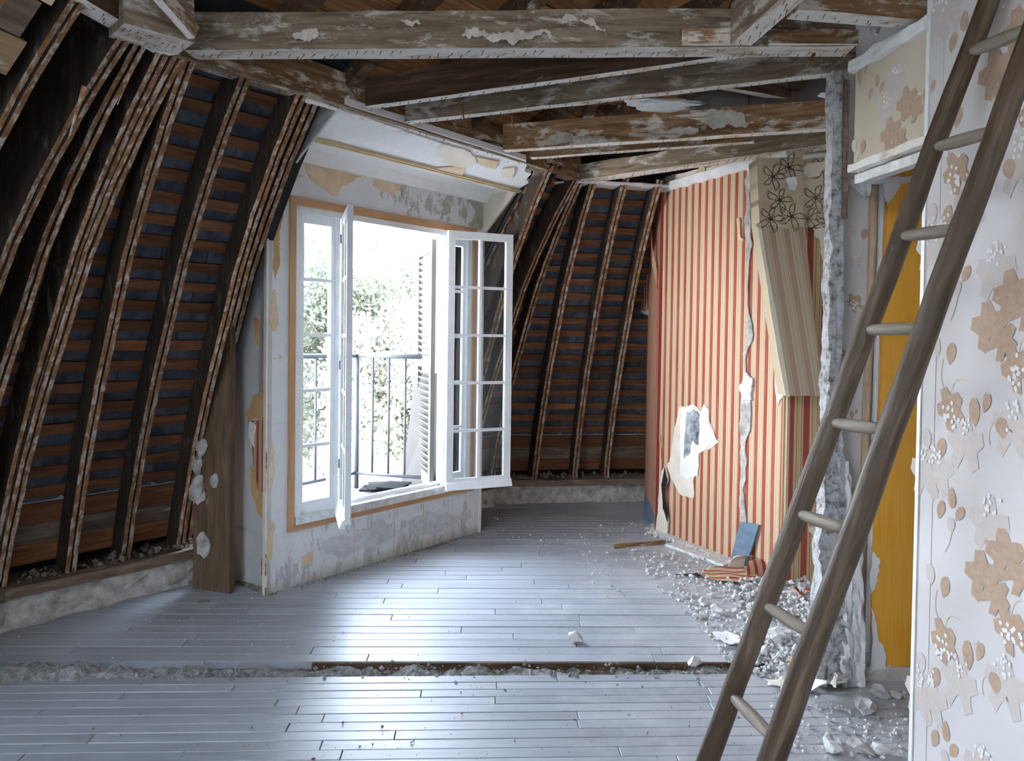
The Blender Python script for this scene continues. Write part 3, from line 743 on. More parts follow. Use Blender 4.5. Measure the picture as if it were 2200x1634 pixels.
# thin corner bead, left
mb = MB(); mb.box((-0.005, -0.004, 0.0), (0.006, 0.02, 2.0)); o = mb.build('corner_bead', M_cream, None, PD.M); at(o, wd)
mb = MB(); mb.box((WL - 0.012, -0.006, 0.0), (WL + 0.008, 0.05, 2.03)); o = mb.build('corner_bead', M_white, None, PD.M); at(o, wd)
# seams of the panels under the window
mb = MB()
for x in (0.56, 0.86, 1.10, 1.36): mb.box((x, -0.0025, 0.02), (x + 0.003, 0, 0.29))
o = mb.build('panel_seams', M_tanp, None, PD.M); at(o, wd)
# torn paper patches (tan) over the window
tanp = [
 [(664, 322), (760, 350), (775, 352), (790, 340), (848, 368), (848, 420), (822, 412), (800, 398), (806, 388), (780, 378), (748, 395), (738, 398), (722, 422), (690, 402), (668, 385), (655, 360)],
 [(630, 362), (650, 378), (632, 392), (626, 380)],
 [(855, 380), (862, 388), (858, 410), (852, 402)],
 [(612, 445), (600, 450), (590, 470), (586, 560), (592, 600), (600, 540), (604, 480)],
 [(590, 620), (584, 640), (584, 710), (592, 712), (596, 660)],
 [(582, 940), (588, 960), (582, 1060), (577, 1050), (578, 980)],
 [(580, 1110), (590, 1130), (584, 1200), (578, 1215), (575, 1160)],
 [(645, 1200), (672, 1185), (668, 1205), (648, 1220)],
]
for i, p in enumerate(tanp): patch(PD, p, -1, M_tanp if i != 3 else M_och, 'torn_paper', wd, 0.012, 0.0025, 0.0, i + 3)
for i, p in enumerate([[(780, 341), (802, 347), (796, 362), (788, 372)], [(812, 372), (832, 372), (818, 388), (806, 384)], [(664, 322), (714, 338), (712, 345), (666, 330)], [(770, 350), (830, 362), (846, 372), (846, 380), (828, 372), (790, 352)]]):
    patch(PD, p, -1, M_och, 'torn_paper', wd, 0.008, 0.0035, 0.0, i + 23)
g_bare = plain('bare_grey_green_plaster', (0.33, 0.31, 0.24), (0.46, 0.44, 0.37), 20, 0.95, 0.4, 0.004, 0)
for i, p in enumerate([[(862, 372), (900, 385), (895, 400), (872, 402), (866, 430)], [(1010, 408), (1042, 416), (1040, 488), (1005, 480), (1020, 450), (1000, 430)], [(920, 395), (985, 405), (975, 420), (930, 410)], [(960, 425), (968, 455), (945, 470), (950, 440)]]):
    patch(PD, p, -1, g_bare, 'bare_patch', wd, 0.03, 0.0015, 0.0, i + 43)
g_gr = plain('worn_grey_paint', (0.44, 0.45, 0.46), (0.62, 0.63, 0.65), 30, 0.9, 0.3, 0.003, 0)
for i, p in enumerate([[(690, 1165), (790, 1135), (845, 1120), (850, 1150), (760, 1185), (700, 1190)], [(875, 1120), (960, 1100), (1010, 1095), (1012, 1115), (900, 1150), (880, 1145)]]):
    patch(PD, p, -1, g_gr, 'bare_patch', wd, 0.05, 0.0015, 0.0, i + 53, it=5)

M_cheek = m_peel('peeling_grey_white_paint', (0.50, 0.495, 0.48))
# cheeks of the dormer -------------------------------------------------
PCk = Plane((P0 + D1 * 0.754), N1)   # local X = t outward, local Y = z cross x
ck = MB()
c1 = [V((0.632, 0, 2.0)), V((0.63, 0, 0.0)), V((1.16, 0, 0.0)), V((1.08, 0, 0.5)), V((1.02, 0, 0.88)), V((0.93, 0, 1.2)), V((0.82, 0, 1.55)), V((0.70, 0, 1.85))]
sgn = 1 if V((PCk.M[0][1], PCk.M[1][1], 0)).dot(D1) > 0 else -1
ck.prism(c1, (0, -0.0 + sgn * 0.03, 0))
c2 = [V((-0.02, 0, 2.42)), V((0.34, 0, 2.21)), V((0.632, 0, 2.0)), V((0.632, 0, 2.42))]
ck.prism(c2, (0, sgn * 0.012, 0))
o = ck.build('dormer_cheek', M_cheek, None, PCk.M); at(o, wd); o['kind'] = 'structure'
me = o.data; bm = bmesh.new(); bm.from_mesh(me); bmesh.ops.recalc_face_normals(bm, faces=bm.faces); bm.to_mesh(me); bm.free()
PCk.n = V((PCk.M[0][1], PCk.M[1][1], 0))
for i, (p, m_) in enumerate([
    ([(535, 905), (572, 893), (572, 1060), (556, 1050), (545, 990)], M_stripe4),
    ([(545, 850), (572, 840), (572, 893), (560, 900), (535, 905), (528, 890)], M_och),
    ([(540, 1000), (556, 1040), (570, 1062), (570, 1120), (555, 1100), (540, 1050)], M_och),
    ([(548, 680), (560, 690), (555, 745), (547, 720)], M_och),
    ([(565, 1190), (572, 1190), (572, 1235), (563, 1235)], M_stripe4),
    ([(490, 1240), (572, 1262), (572, 1278), (490, 1262)], M_dirt),
    ([(540, 905), (552, 915), (548, 960), (536, 930)], M_whitepaper)]):
    patch(PCk, p, -sgn, m_, 'torn_paper', wd, 0.012, 0.004 + (0.004 if i == 6 else 0), 0.0, 70 + i)
# right cheek
PCr = Plane((P0 + D1 * (0.754 + WL)), N1)
ck = MB(); ck.prism([V((0.632, 0, 0)), V((0.632, 0, 2.03)), V((0.34, 0, 2.30)), V((0.632, 0, 2.36)), V((1.3, 0, 2.36)), V((1.3, 0, 0))], (0, sgn * 0.02, 0))
o = ck.build('dormer_cheek', m_peel('aged_cream_lining', (0.56, 0.52, 0.42)), None, PCr.M); at(o, wd); o['kind'] = 'structure'
me = o.data; bm = bmesh.new(); bm.from_mesh(me); bmesh.ops.recalc_face_normals(bm, faces=bm.faces); bm.to_mesh(me); bm.free()
mb = MB(); mb.prism([V((0.0, 0, 2.42)), V((0.30, 0, 2.36)), V((0.64, 0, 2.09)), V((0.72, 0, 1.50)), V((0.60, 0, 1.52)), V((0.45, 0, 1.86)), V((0.22, 0, 2.19))], (0, sgn * 0.022, 0))
o = mb.build('cheek_board', M_rafter, None, PCr.M @ Matrix.Translation((0, sgn * 0.021, 0))); at(o, wd); o['kind'] = 'structure'
me = o.data; bm = bmesh.new(); bm.from_mesh(me); bmesh.ops.recalc_face_normals(bm, faces=bm.faces); bm.to_mesh(me); bm.free()
# soffit over the window: sloping white panel, moulding and cove
A0 = P0 + D1 * 0.754
def quad(pts, thick, name, mat, parent, cuts=0, rough_=0):
    mb = MB(); mb.prism(pts, thick); o = mb.build(name, mat)
    bm = bmesh.new(); bm.from_mesh(o.data); bmesh.ops.recalc_face_normals(bm, faces=bm.faces); bm.to_mesh(o.data); bm.free()
    if rough_: roughen(o, rough_, 8, cuts)
    at(o, parent); o['kind'] = 'structure'; return o
s1_, s2_, s3_ = 0.0, WL + 0.0, WL + 0.13
def sof(s, t): return A0 + D1 * s + N1 * t + V((0, 0, 2.385 - 0.2576 * t))
quad([sof(0, 0), sof(1.30, 0), sof(1.34, 0.03), sof(1.37, 0.05), sof(1.42, 0.11), sof(1.50, 0.12), sof(1.53, 0.18), sof(1.60, 0.22), sof(1.61, 0.28), A0 + D1 * (s2_ + 0.0) + N1 * 0.33 + V((0, 0, 2.30)), A0 + N1 * 0.33 + V((0, 0, 2.30))], (0, 0, 0.03), 'soffit_panel', M_plaster2, wd)
quad([A0 + N1 * 0.33 + V((0, 0, 2.302)), A0 + D1 * (WL + 0.02) + N1 * 0.33 + V((0, 0, 2.302)), A0 + D1 * WL + N1 * 0.64 + V((0, 0, 2.302)), A0 + N1 * 0.64 + V((0, 0, 2.302))], (0, 0, 0.03), 'soffit_cove', M_plaster2, wd)
mb = MB(); mb.box((0.0, 0.0, 0), (WL + 0.02, 0.02, 0.014)); mb.box((0, 0.016, -0.006), (WL + 0.015, 0.03, 0.012))
o = mb.build('soffit_moulding', plain('gilt_cream_moulding', (0.48, 0.36, 0.18), (0.62, 0.50, 0.30), 12), None, frame(A0 + N1 * 0.31 + V((0, 0, 2.290)), D1)); at(o, wd)
mb = MB()
o = quad([A0 + N1 * 0.60 + V((0, 0, 2.25)), A0 + D1 * WL + N1 * 0.60 + V((0, 0, 2.25)), A0 + D1 * WL + N1 * 0.56 + V((0, 0, 2.302)), A0 + N1 * 0.56 + V((0, 0, 2.302))], N1 * 0.06, 'soffit_cove', M_plaster2, wd)
# torn paper hanging on the sloping panel
class SP(Plane):
    pass
spn = D1.cross((N1 * 0.33 + V((0, 0, -0.085))).normalized())
def slope_patch(pix, mat, seed, amp=0.012, thk=0.006, dz=0.0):
    o_ = A0 + V((0, 0, 2.383 - 0.0015 - dz)); nn_ = spn if spn.z < 0 else -spn
    pts = [onpl(x, y, o_, nn_) for x, y in pix]
    ex = D1; ey = nn_.cross(ex).normalized(); c = pts[0]
    q = jag([V(((p - c).dot(ex), (p - c).dot(ey))) for p in pts], amp, 3, seed)
    mb = MB(); mb.prism([c + ex * p.x + ey * p.y for p in q], nn_ * thk); o = mb.build('torn_paper', mat)
    bm = bmesh.new(); bm.from_mesh(o.data); bmesh.ops.recalc_face_normals(bm, faces=bm.faces); bm.to_mesh(o.data); bm.free()
    at(o, wd); return o
slope_patch([(940, 308), (968, 312), (1010, 325), (1025, 350), (1005, 358), (955, 352), (935, 330)], M_cream, 5)
slope_patch([(935, 360), (1000, 355), (992, 378), (985, 388), (955, 372)], M_tanp, 6, 0.006)
slope_patch([(1022, 335), (1070, 345), (1063, 362), (1030, 352)], M_tanp, 7, 0.006)
slope_patch([(1080, 360), (1105, 358), (1100, 382), (1078, 378)], M_cream, 8, 0.006)
slope_patch([(652, 208), (780, 248), (960, 310), (970, 318), (800, 262), (655, 218)], M_under, 9, 0.01)

# ------------------------------------------------------------------ window
win = empty('window_1', PD.M @ V((0.84, 0, hz0))); struct(win, 'white French window with small panes, both leaves open into the room')
def dbox(name, x0, x1, z0, z1, y0, y1, mat, parent=win, rot=None, kindp=None):
    L_ = x1 - x0; H_ = z1 - z0
    mb = MB()
    if L_ >= H_: mb.box((0, 0, 0), (L_, y1 - y0, H_)); Mx = PD.M @ Matrix.Translation((x0, y0, z0))
    else:
        mb.box((0, 0, 0), (H_, y1 - y0, L_)); Mx = PD.M @ Matrix.Translation((x1, y0, z0)) @ Matrix.Rotation(-pi / 2, 4, 'Y')
    o = mb.build(name, mat, None, Mx); at(o, parent); return o
tx0, tx1, tz0, tz1 = 0.125, 1.552, 0.300, 2.065
dbox('window_trim', tx0, tx0 + 0.036, tz0, tz1, -0.014, 0.0, M_trim)
dbox('window_trim', tx1 - 0.036, tx1, tz0, tz1, -0.014, 0.0, M_trim)
dbox('window_trim', tx0, tx1, tz1 - 0.045, tz1, -0.015, 0.0, M_trim)
dbox('window_trim', tx0, tx1, tz0, tz0 + 0.030, -0.013, 0.0, M_trim)
# outer frame
dbox('window_frame', hx0 - 0.004, hx0 + 0.035, hz0 - 0.01, hz1, -0.006, 0.06, M_white)
dbox('window_frame', hx1 - 0.035, hx1 + 0.004, hz0 - 0.01, hz1, -0.006, 0.06, M_white)
dbox('window_frame', hx0, hx1, hz1 - 0.032, hz1 + 0.002, -0.006, 0.06, M_white)
dbox('window_frame', hx0, hx1, hz0 - 0.014, hz0 + 0.030, -0.020, 0.075, M_whiteo)
mb = MB(); mb.tube(PD.M @ V((0.47, 0.035, hz0 + 0.045)), PD.M @ V((1.28, 0.035, hz0 + 0.045)), 0.014, None, 12); o = mb.build('threshold_bar', M_white, smooth=True); at(o, win)
dbox('mullion', 0.425, 0.452, hz0 + 0.03, hz1 - 0.03, 0.0, 0.055, M_white)
dbox('mullion', 1.262, 1.300, hz0 + 0.03, hz1 - 0.03, 0.0, 0.055, M_white)
def leaf_panes(parent, Mx, W_, H_, cols, rows, st=0.030, bot=0.09, top=0.045, drip=True, thick=0.034, mb_w=0.018, matf=None):
    """sash in its own frame: X width, Z height, Y thickness"""
    mf = matf or M_white
    def part(nm, a, b, m=mf, par=None):
        mb = MB(); mb.box(a, b); o = mb.build(nm, m, None, Mx); at(o, par or parent); return o
    part('stile', (0, 0, 0), (st, thick, H_)); part('stile', (W_ - st, 0, 0), (W_, thick, H_))
    lowr = part('rail', (st, 0.001, 0), (W_ - st, thick - 0.001, bot)); part('rail', (st, 0.001, H_ - top), (W_ - st, thick - 0.001, H_))
    iw = W_ - 2 * st; ih = H_ - bot - top; y0, y1 = 0.004, thick - 0.004
    for c in range(1, cols): part('glazing_bar', (st + iw * c / cols - mb_w / 2, y0, bot), (st + iw * c / cols + mb_w / 2, y1, H_ - top))
    for r_ in range(1, rows):
        part('glazing_bar', (st, y0 + 0.001, bot + ih * r_ / rows - mb_w / 2), (W_ - st, y1 - 0.001, bot + ih * r_ / rows + mb_w / 2))
    for c in range(cols):
        for r_ in range(rows):
            part('pane', (st + iw * c / cols + 0.006, thick / 2 - 0.0015, bot + ih * r_ / rows + 0.006), (st + iw * (c + 1) / cols - 0.006, thick / 2 + 0.0015, bot + ih * (r_ + 1) / rows - 0.006), M_glass)
    if drip:
        mb = MB(); mb.prism([V((-0.004, -0.028, -0.02)), V((-0.004, 0.0, -0.02)), V((-0.004, 0.0, 0.03)), V((-0.004, -0.012, 0.02))], (W_ + 0.008, 0, 0))
        o = mb.build('drip_rail', mf); o.parent = lowr
# fixed side lights
sl = empty('side_light', PD.M @ V((0.31, 0, hz0))); sl['kind'] = 'structure'
leaf_panes(win, PD.M @ Matrix.Translation((0.200, 0.012, hz0 + 0.03)), 0.225, hz1 - hz0 - 0.062, 1, 5, 0.026, 0.065, 0.05, drip=False, thick=0.03)
leaf_panes(win, PD.M @ Matrix.Translation((1.300, 0.012, hz0 + 0.03)), 0.175, hz1 - hz0 - 0.062, 1, 5, 0.026, 0.065, 0.05, drip=False, thick=0.03)
bpy.data.objects.remove(sl)
# left leaf, opened so that it points at the camera
h1 = PD.M @ V((0.452, -0.005, 0.385)); tip = ony(743, 1100, 3.55); dirx = V((tip.x - h1.x, tip.y - h1.y, 0)).normalized()
cas1 = empty('window_leaf', h1); tag(cas1, 'left leaf of the French window, open and seen edge-on', 'window leaf', 'open leaves of the French window')
leaf_panes(cas1, frame(h1, dirx) @ Matrix.Translation((0.0, -0.0, 0)), 0.43, 1.61, 2, 5, 0.042, 0.045, 0.05, thick=0.030)
# right leaf folded back almost flat, over the right side of the wall
h2 = ony(958, 1040, 4.56); h2.z = 0.385
e2 = ony(1096, 1030, 4.74)
dir2 = V((e2.x - h2.x, e2.y - h2.y, 0)).normalized()
cas2 = empty('window_leaf', h2); tag(cas2, 'right leaf of the French window with ten panes, folded back against the wall', 'window leaf', 'open leaves of the French window')
leaf_panes(cas2, frame(h2, dir2), (e2 - h2).xy.length, 1.625, 2, 5, 0.046, 0.045, 0.048, thick=0.036)
for z in (0.60, 1.15, 1.85):
    mb = MB(); mb.tube(PD.M @ V((0.445, -0.016, z)), PD.M @ V((0.445, -0.016, z + 0.05)), 0.006, None, 8)
    o = mb.build('hinge', M_hinge); at(o, win)
# shutter outside
shp = PD.M @ V((1.262, 0.075, 0.35)); shf = ony(908, 900, shp.y + 0.34); shd = V((shf.x - shp.x, shf.y - shp.y, 0)).normalized()
sho = empty('louvred_shutter', shp); tag(sho, 'cream louvred shutter standing open outside the window, right of the balcony view', 'shutter')
SM = frame(shp, shd)
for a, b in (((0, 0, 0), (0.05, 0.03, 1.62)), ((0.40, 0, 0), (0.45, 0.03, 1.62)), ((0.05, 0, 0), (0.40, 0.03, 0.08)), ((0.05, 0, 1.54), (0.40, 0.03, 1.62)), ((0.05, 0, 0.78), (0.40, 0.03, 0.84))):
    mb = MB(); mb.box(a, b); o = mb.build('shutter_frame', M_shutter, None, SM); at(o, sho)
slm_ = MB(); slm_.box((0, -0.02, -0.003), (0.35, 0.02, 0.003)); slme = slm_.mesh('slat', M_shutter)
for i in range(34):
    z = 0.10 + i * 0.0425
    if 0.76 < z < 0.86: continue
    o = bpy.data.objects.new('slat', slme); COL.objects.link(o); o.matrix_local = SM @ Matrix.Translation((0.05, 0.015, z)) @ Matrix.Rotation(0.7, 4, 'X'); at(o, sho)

# ------------------------------------------------------------------ balcony and outdoors
bal = empty('balcony', PD.M @ V((0.8, 0.5, 0.30))); struct(bal, 'small balcony outside the French window')
cor = ony(765, 1040, 5.05); cz = 0.32; cor = onz(765, 1045, cz)
def reach(dv, t_):
    return (t_ - (cor - P0).dot(N1)) / dv.dot(N1)
rgt = onz(900, 1056, cz); rdir = (rgt - cor); rdir.z = 0; rdir.normalize()
lft = onz(690, 1062, cz); ldir = lft - cor; ldir.z = 0; ldir.normalize()
mb = MB()
Lr, Ll = min(1.6, reach(rdir, 0.78)) if rdir.dot(N1) < -0.02 else 1.2, 0.75
base = [PD.M @ V((0.06, 0.075, 0)), PD.M @ V((1.56, 0.075, 0)), cor + rdir * Lr + V((0, 0, -cor.z)), cor + V((0, 0.06, -cor.z)), cor + ldir * Ll + V((0, 0, -cor.z))]
mb.prism([V((p.x, p.y, 0.20)) for p in base], (0, 0, 0.09)); o = mb.build('balcony_slab', M_deck); bmm = bmesh.new(); bmm.from_mesh(o.data); bmesh.ops.recalc_face_normals(bmm, faces=bmm.faces); bmm.to_mesh(o.data); bmm.free(); at(o, bal); o['kind'] = 'structure'
for i in range(9):
    y = 0.08 + i * 0.11
    mb = MB(); mb.box((0.0, 0, 0), (1.6, 0.104, 0.02)); o = mb.build('deck_board', M_deck, None, PD.M @ Matrix.Translation((0, y, 0.292))); at(o, bal); o['kind'] = 'structure'
rail = empty('balcony_railing', (cor.x, cor.y, 0.30)); tag(rail, 'grey metal balcony railing outside the window', 'railing')
ztop, zbot = 1.205, 0.415
def rp_(p, z): return V((p.x, p.y, z))
for dd, Ln in ((rdir, Lr), (ldir, Ll)):
    for z, r_ in ((ztop, 0.016), (zbot, 0.012)):
        mb = MB(); mb.tube(rp_(cor, z), rp_(cor + dd * Ln, z), r_, None, 8); o = mb.build('handrail' if z == ztop else 'bottom_rail', M_metal, smooth=True); at(o, rail)
    k = 1
    while k * 0.13 < Ln:
        p = cor + dd * (k * 0.118); mb = MB(); mb.tube(rp_(p, zbot), rp_(p, ztop), 0.008, None, 8); mb.tube(rp_(p, 1.03), rp_(p, 1.05), 0.014, 0.014, 8)
        o = mb.build('baluster', M_metal, smooth=True); at(o, rail); k += 1
mb = MB(); mb.tube(rp_(cor, 0.30), rp_(cor, ztop + 0.01), 0.017, None, 10); o = mb.build('corner_post', M_metal, smooth=True); at(o, rail)
# leaning white board and slate pile
pa, pb = onz(862, 1040, 0.312), onz(915, 1046, 0.312); ta = ony(893, 800, pa.y + 0.12)
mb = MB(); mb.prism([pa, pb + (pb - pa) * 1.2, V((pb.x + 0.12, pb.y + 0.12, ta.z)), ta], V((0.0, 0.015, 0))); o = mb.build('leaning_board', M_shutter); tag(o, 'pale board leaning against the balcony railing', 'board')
for i in range(6):
    c = onz(812 + (i * 23) % 40, 1050 - (i % 3) * 3, 0.313 + 0.009 * i)
    mb = MB(); mb.box((-0.11, -0.08, 0), (0.11, 0.08, 0.008)); o = mb.build('loose_slate', M_slate_dk, None, Matrix.Translation((c.x, c.y, 0.314 + 0.0095 * i)) @ Matrix.Rotation(i * 0.9, 4, 'Z'))
    tag(o, 'loose pale slate in the pile on the balcony floor, ' + ['bottom one', 'second from the bottom', 'third from the bottom', 'third from the top', 'second from the top', 'topmost'][i], 'slate', 'pile of slates on the balcony')

gz = -7.0
mb = MB(); mb.box((-60, 4, gz - 0.2), (60, 90, gz)); o = mb.build('ground', M_ground); struct(o)
def tree(c, r, h, n, seed, mat, label, leaf=0.16):
    rr = random.Random(seed); root = empty('tree', (c[0], c[1], gz)); tag(root, label, 'tree', 'trees beyond the balcony')
    mb = MB(); cz_ = c[2]
    mb.tube((c[0], c[1], gz), (c[0] + 0.2, c[1], cz_), 0.28, 0.1, 8)
    for k in range(12):
        a = rr.uniform(0, 2 * pi); e = rr.uniform(0.2, 1.2); L = r * rr.uniform(0.6, 0.95)
        q = V((c[0] + cos(a) * cos(e) * L, c[1] + sin(a) * cos(e) * L, cz_ + sin(e) * L * h / r - 0.5)); mb.tube((c[0] + 0.1, c[1], cz_ - h * 0.5), q, 0.09, 0.02, 6)
    o = mb.build('trunk', M_bark); at(o, root)
    mb = MB()
    cl = [V((rr.gauss(0, 0.45) * r, rr.gauss(0, 0.45) * r, rr.gauss(0, 0.42) * h)) for _ in range(46)]
    for i in range(n):
        c_ = cl[i % len(cl)]; d = V((rr.gauss(0, 1), rr.gauss(0, 1), rr.gauss(0, 0.8))).normalized() * rr.uniform(0.5, 1.0) * r * 0.27
        p = V(c) + c_ + d; u = V((rr.gauss(0, 1), rr.gauss(0, 1), rr.gauss(0, 1))).normalized(); v_ = u.orthogonal().normalized()
        s = leaf * rr.uniform(0.6, 1.3)
        mb.add([p - u * s, p + v_ * s * 0.5, p + u * s, p - v_ * s * 0.5], [(0, 1, 2, 3)])
    o = mb.build('crown', mat); stuff(o); at(o, root)
tree((-5.0, 22, 1.2), 3.4, 3.0, 26000, 1, M_leaf[0], 'tall rounded tree farthest beyond the balcony', 0.10)
tree((-2.3, 19, 0.2), 2.9, 2.5, 24000, 2, M_leaf[1], 'leafy tree behind the louvred shutter', 0.09)
tree((-7.6, 17, -0.6), 2.8, 2.3, 18000, 3, M_leaf[0], 'tree seen through the left side light panes', 0.09)
tree((-3.2, 12.5, -2.4), 2.2, 1.9, 22000, 4, M_leaf[1], 'bushy tree below the balcony handrail', 0.065)
tree((-1.5, 10.5, -3.2), 1.9, 1.6, 16000, 5, M_leaf[0], 'low bush nearest the balcony floor', 0.055)
tree((-5.6, 12.0, -3.4), 2.2, 1.7, 16000, 6, M_leaf[0], 'low bush below the left side light', 0.065)

# ------------------------------------------------------------------ wood post and rubble at the left of the dormer
pA, pB = onz(415, 1262, 0), onz(492, 1276, 0)
PP = Plane((pA.x, pA.y, 0), (pB - pA))
mb = MB(); W_ = (pB - pA).length
sg = 1 if PP.n.y > 0 else -1
mb.prism([V((0, 0, 0)), V((W_, 0, 0)), V((W_, 0, 1.5)), V((W_ * 0.55, 0, 1.48)), V((W_ * 0.4, 0, 1.08)), V((W_ * 0.1, 0, 0.7)), V((0.0, 0, 0.3))], (0, sg * 0.035, 0))
o = mb.build('corner_board', wood('brown_corner_board', (0.06, 0.035, 0.02), (0.17, 0.11, 0.065), (0.27, 0.19, 0.12), 'z', (0.42, 0.36, 0.3), 0.32), None, PP.M); roughen(o, 0.006, 5, 3); tag(o, 'broad dirty vertical board between the last rafter and the dormer cheek', 'board')
for i, (x, y, r_) in enumerate(((432, 965, 0.045), (422, 1005, 0.04), (425, 1060, 0.06), (437, 1180, 0.05), (460, 1036, 0.03))):
    p = onpl(x, y, PP.o - PP.n * sg * 0.012, PP.n)
    o = lump('plaster_blob', p - V((0, 0, r_)), r_, ['topmost pale plaster blob on the dirty board beside the dormer', 'second plaster blob from the top on the dirty board', 'longest grey plaster blob midway down the dirty board', 'lowest plaster blob on the dirty board beside the dormer', 'small round pale disc alone on the right of the dirty board'][i], M_mortar, 'plaster', i + 2, (0.7, 0.4, 1.3), group='plaster blobs beside the dormer')

def rubble(name, pts, n, rmin, rmax, mat, label, seed, parent=None, z=0.0, cat='rubble', spread=None):
    """one uncountable scatter of crumbs"""
    rr = random.Random(seed); mb = MB()
    for i in range(n):
        p = pts(rr); r_ = rmin + (rmax - rmin) * rr.random() ** 5
        q = Matrix.Rotation(rr.uniform(0, 6.28), 3, 'Z') @ Matrix.Rotation(rr.uniform(0, 3), 3, 'X')
        vs = [q @ V((sx * rr.uniform(0.6, 1.2), sy * rr.uniform(0.6, 1.2), sz * rr.uniform(0.4, 1.0))) * r_ for sx, sy, sz in ((1, 0, 0), (-1, 0, 0), (0, 1, 0), (0, -1, 0), (0, 0, 1), (0, 0, -1))]
        mz = min(v.z for v in vs); vs = [v + V((p[0], p[1], p[2] - mz)) for v in vs]
        mb.add(vs, [(0, 2, 4), (2, 1, 4), (1, 3, 4), (3, 0, 4), (2, 0, 5), (1, 2, 5), (3, 1, 5), (0, 3, 5)])
    o = mb.build(name, mat); stuff(o)
    if label: o['label'] = label; o['category'] = cat
    if parent: at(o, parent)
    return o
# rubble on the sill behind the rafters
for P_, D_, N_, a, b, nm, sd in ((P0, D1, N1, -0.2, 0.75, 'left', 1), (P1, D2, N2, -0.3, 0.9, 'back', 2)):
    rubble('sill_rubble', lambda r, P_=P_, D_=D_, N_=N_, a=a, b=b: tuple(P_ + D_ * r.uniform(a, b) + N_ * r.uniform(1.10, 1.25)) [:2] + (0.187,), 260, 0.004, 0.026, M_dirt, 'crumbs of plaster lying on the %s sill plate behind the rafters' % nm, sd)
# trench between the two floors
TR = lambda x: 2.875 + 0.035 * x
mb = MB(); nx, ny = 260, 8; vs = []
for i in range(nx + 1):
    for j in range(ny + 1):
        x = -2.6 + 4.0 * i / nx; y = TR(x) - 0.085 + 0.15 * j / ny
        hgt = -0.018 + 0.030 * noise.noise(V((x * 9, y * 9, 1))) + 0.02 * noise.noise(V((x * 28, y * 28, 4)))
        if x < -1.15: hgt += 0.05 * min(1, (-1.15 - x) * 2.0) * sin(pi * j / ny)
        if j in (0, ny): hgt = min(hgt, -0.006)
        vs.append(V((x, y, hgt)))
mb.add(vs, [(i * (ny + 1) + j, (i + 1) * (ny + 1) + j, (i + 1) * (ny + 1) + j + 1, i * (ny + 1) + j + 1) for i in range(nx) for j in range(ny)])
o = mb.build('trench_rubble', plain('grey_mortar_dust', (0.15, 0.14, 0.13), (0.40, 0.39, 0.38), 40, 0.98, 1.0, 0.02, 0)); stuff(o); o['label'] = 'strip of broken mortar where a partition stood across the floor'; o['category'] = 'rubble'
rubble('trench_crumbs', lambda r: (lambda x: (x, TR(x) + r.gauss(0, 0.035), -0.004))(r.uniform(-2.5, 1.2)), 700, 0.003, 0.013, M_dirt2, 'fine crumbs lying in the mortar strip across the floor', 9)
# boards' dark edge at the step
mb = MB(); mb.box((0, 0, -0.028), (2.35, 0.012, 0.0015)); e0_ = V((-0.80, 2.945 + 0.029 * -0.8, 0)); o = mb.build('floor_edge_strip', M_joistd, None, frame(e0_, (1, 0.029, 0))); at(o, floor); o['kind'] = 'structure'

# ------------------------------------------------------------------ striped wall
MW0 = V((1.035, 5.0, 0)); MWe = V((0.44, -0.898, 0)); PM = Plane(MW0, MWe)
sM = -1 if PM.n.dot(V((-1, -0.5, 0))) < 0 else 1   # side facing the room
wr = empty('wall_striped', MW0); struct(wr, 'wall covered in red and cream striped wallpaper')
LM = 1.125
mb = MB(); mb.box((0, 0, 0), (LM, -0.02 * sM, 2.385)); 
def fixn(o):
    bm = bmesh.new(); bm.from_mesh(o.data); bmesh.ops.recalc_face_normals(bm, faces=bm.faces); bm.to_mesh(o.data); bm.free(); return o
o = fixn(mb.build('striped_wall_panel', M_stripe, None, PM.M)); at(o, wr); o['kind'] = 'structure'
# return at the far end
PR = Plane((1.035, 5.0, 0), V((0.0, 1, 0)))
ret = [V((0, 0)), V((0.42, 0)), V((0.42, 2.05)), V((0.22, 2.28)), V((0.0, 2.38))]
PR2 = Plane((1.035, 5.42, 0), V((-0.19, 1, 0)))
o = patch(PR2, None, 1, M_stripe4, 'striped_wall_remnant', wr, 0.0, 0.02, 0.0, 3, pts=[V((0, 1.54)), V((0.28, 1.58)), V((0.27, 1.68)), V((0.12, 1.85)), V((0, 2.04))])
o = patch(PR, None, 1, M_stripe4, 'striped_wall_return', wr, 0.0, 0.02, 0.0, 3, pts=ret); o['kind'] = 'structure'
# white plaster edge of the return
edge = [V((-0.02, 1.52)), V((0.32, 1.55)), V((0.33, 1.70)), V((0.19, 1.88)), V((0.03, 2.08)), V((-0.15, 2.30)), V((-0.18, 2.26)), V((-0.02, 2.02)), V((0.10, 1.84)), V((0.23, 1.66)), V((0.23, 1.585)), V((-0.02, 1.56))]
patch(PR2, None, 1, M_mortar, 'broken_plaster_edge', wr, 0.02, 0.05, -0.02, 5, pts=edge)
mb = MB(); mb.box((0.0, 0, 0), (0.42, 0.03, 0.12)); 
o = patch(PR, None, 1, M_bluebd, 'skirting_remnant', wr, 0.01, 0.004, 0.02, 6, pts=[V((0.05, 0.0)), V((0.42, 0.0)), V((0.42, 0.17)), V((0.2, 0.15)), V((0.05, 0.10))])
S = lambda pix, m_, nm, amp, sd, th_=0.004, off=0.0, it=3: patch(PM, pix, sM, m_, nm, wr, amp, th_, off, sd, it)
S([(1398, 470), (1404, 540), (1421, 620), (1421, 700), (1418, 900), (1424, 1000), (1412, 900), (1412, 700), (1414, 625), (1400, 560)], M_stripe2, 'wallpaper_overlap', 0.0, 1)
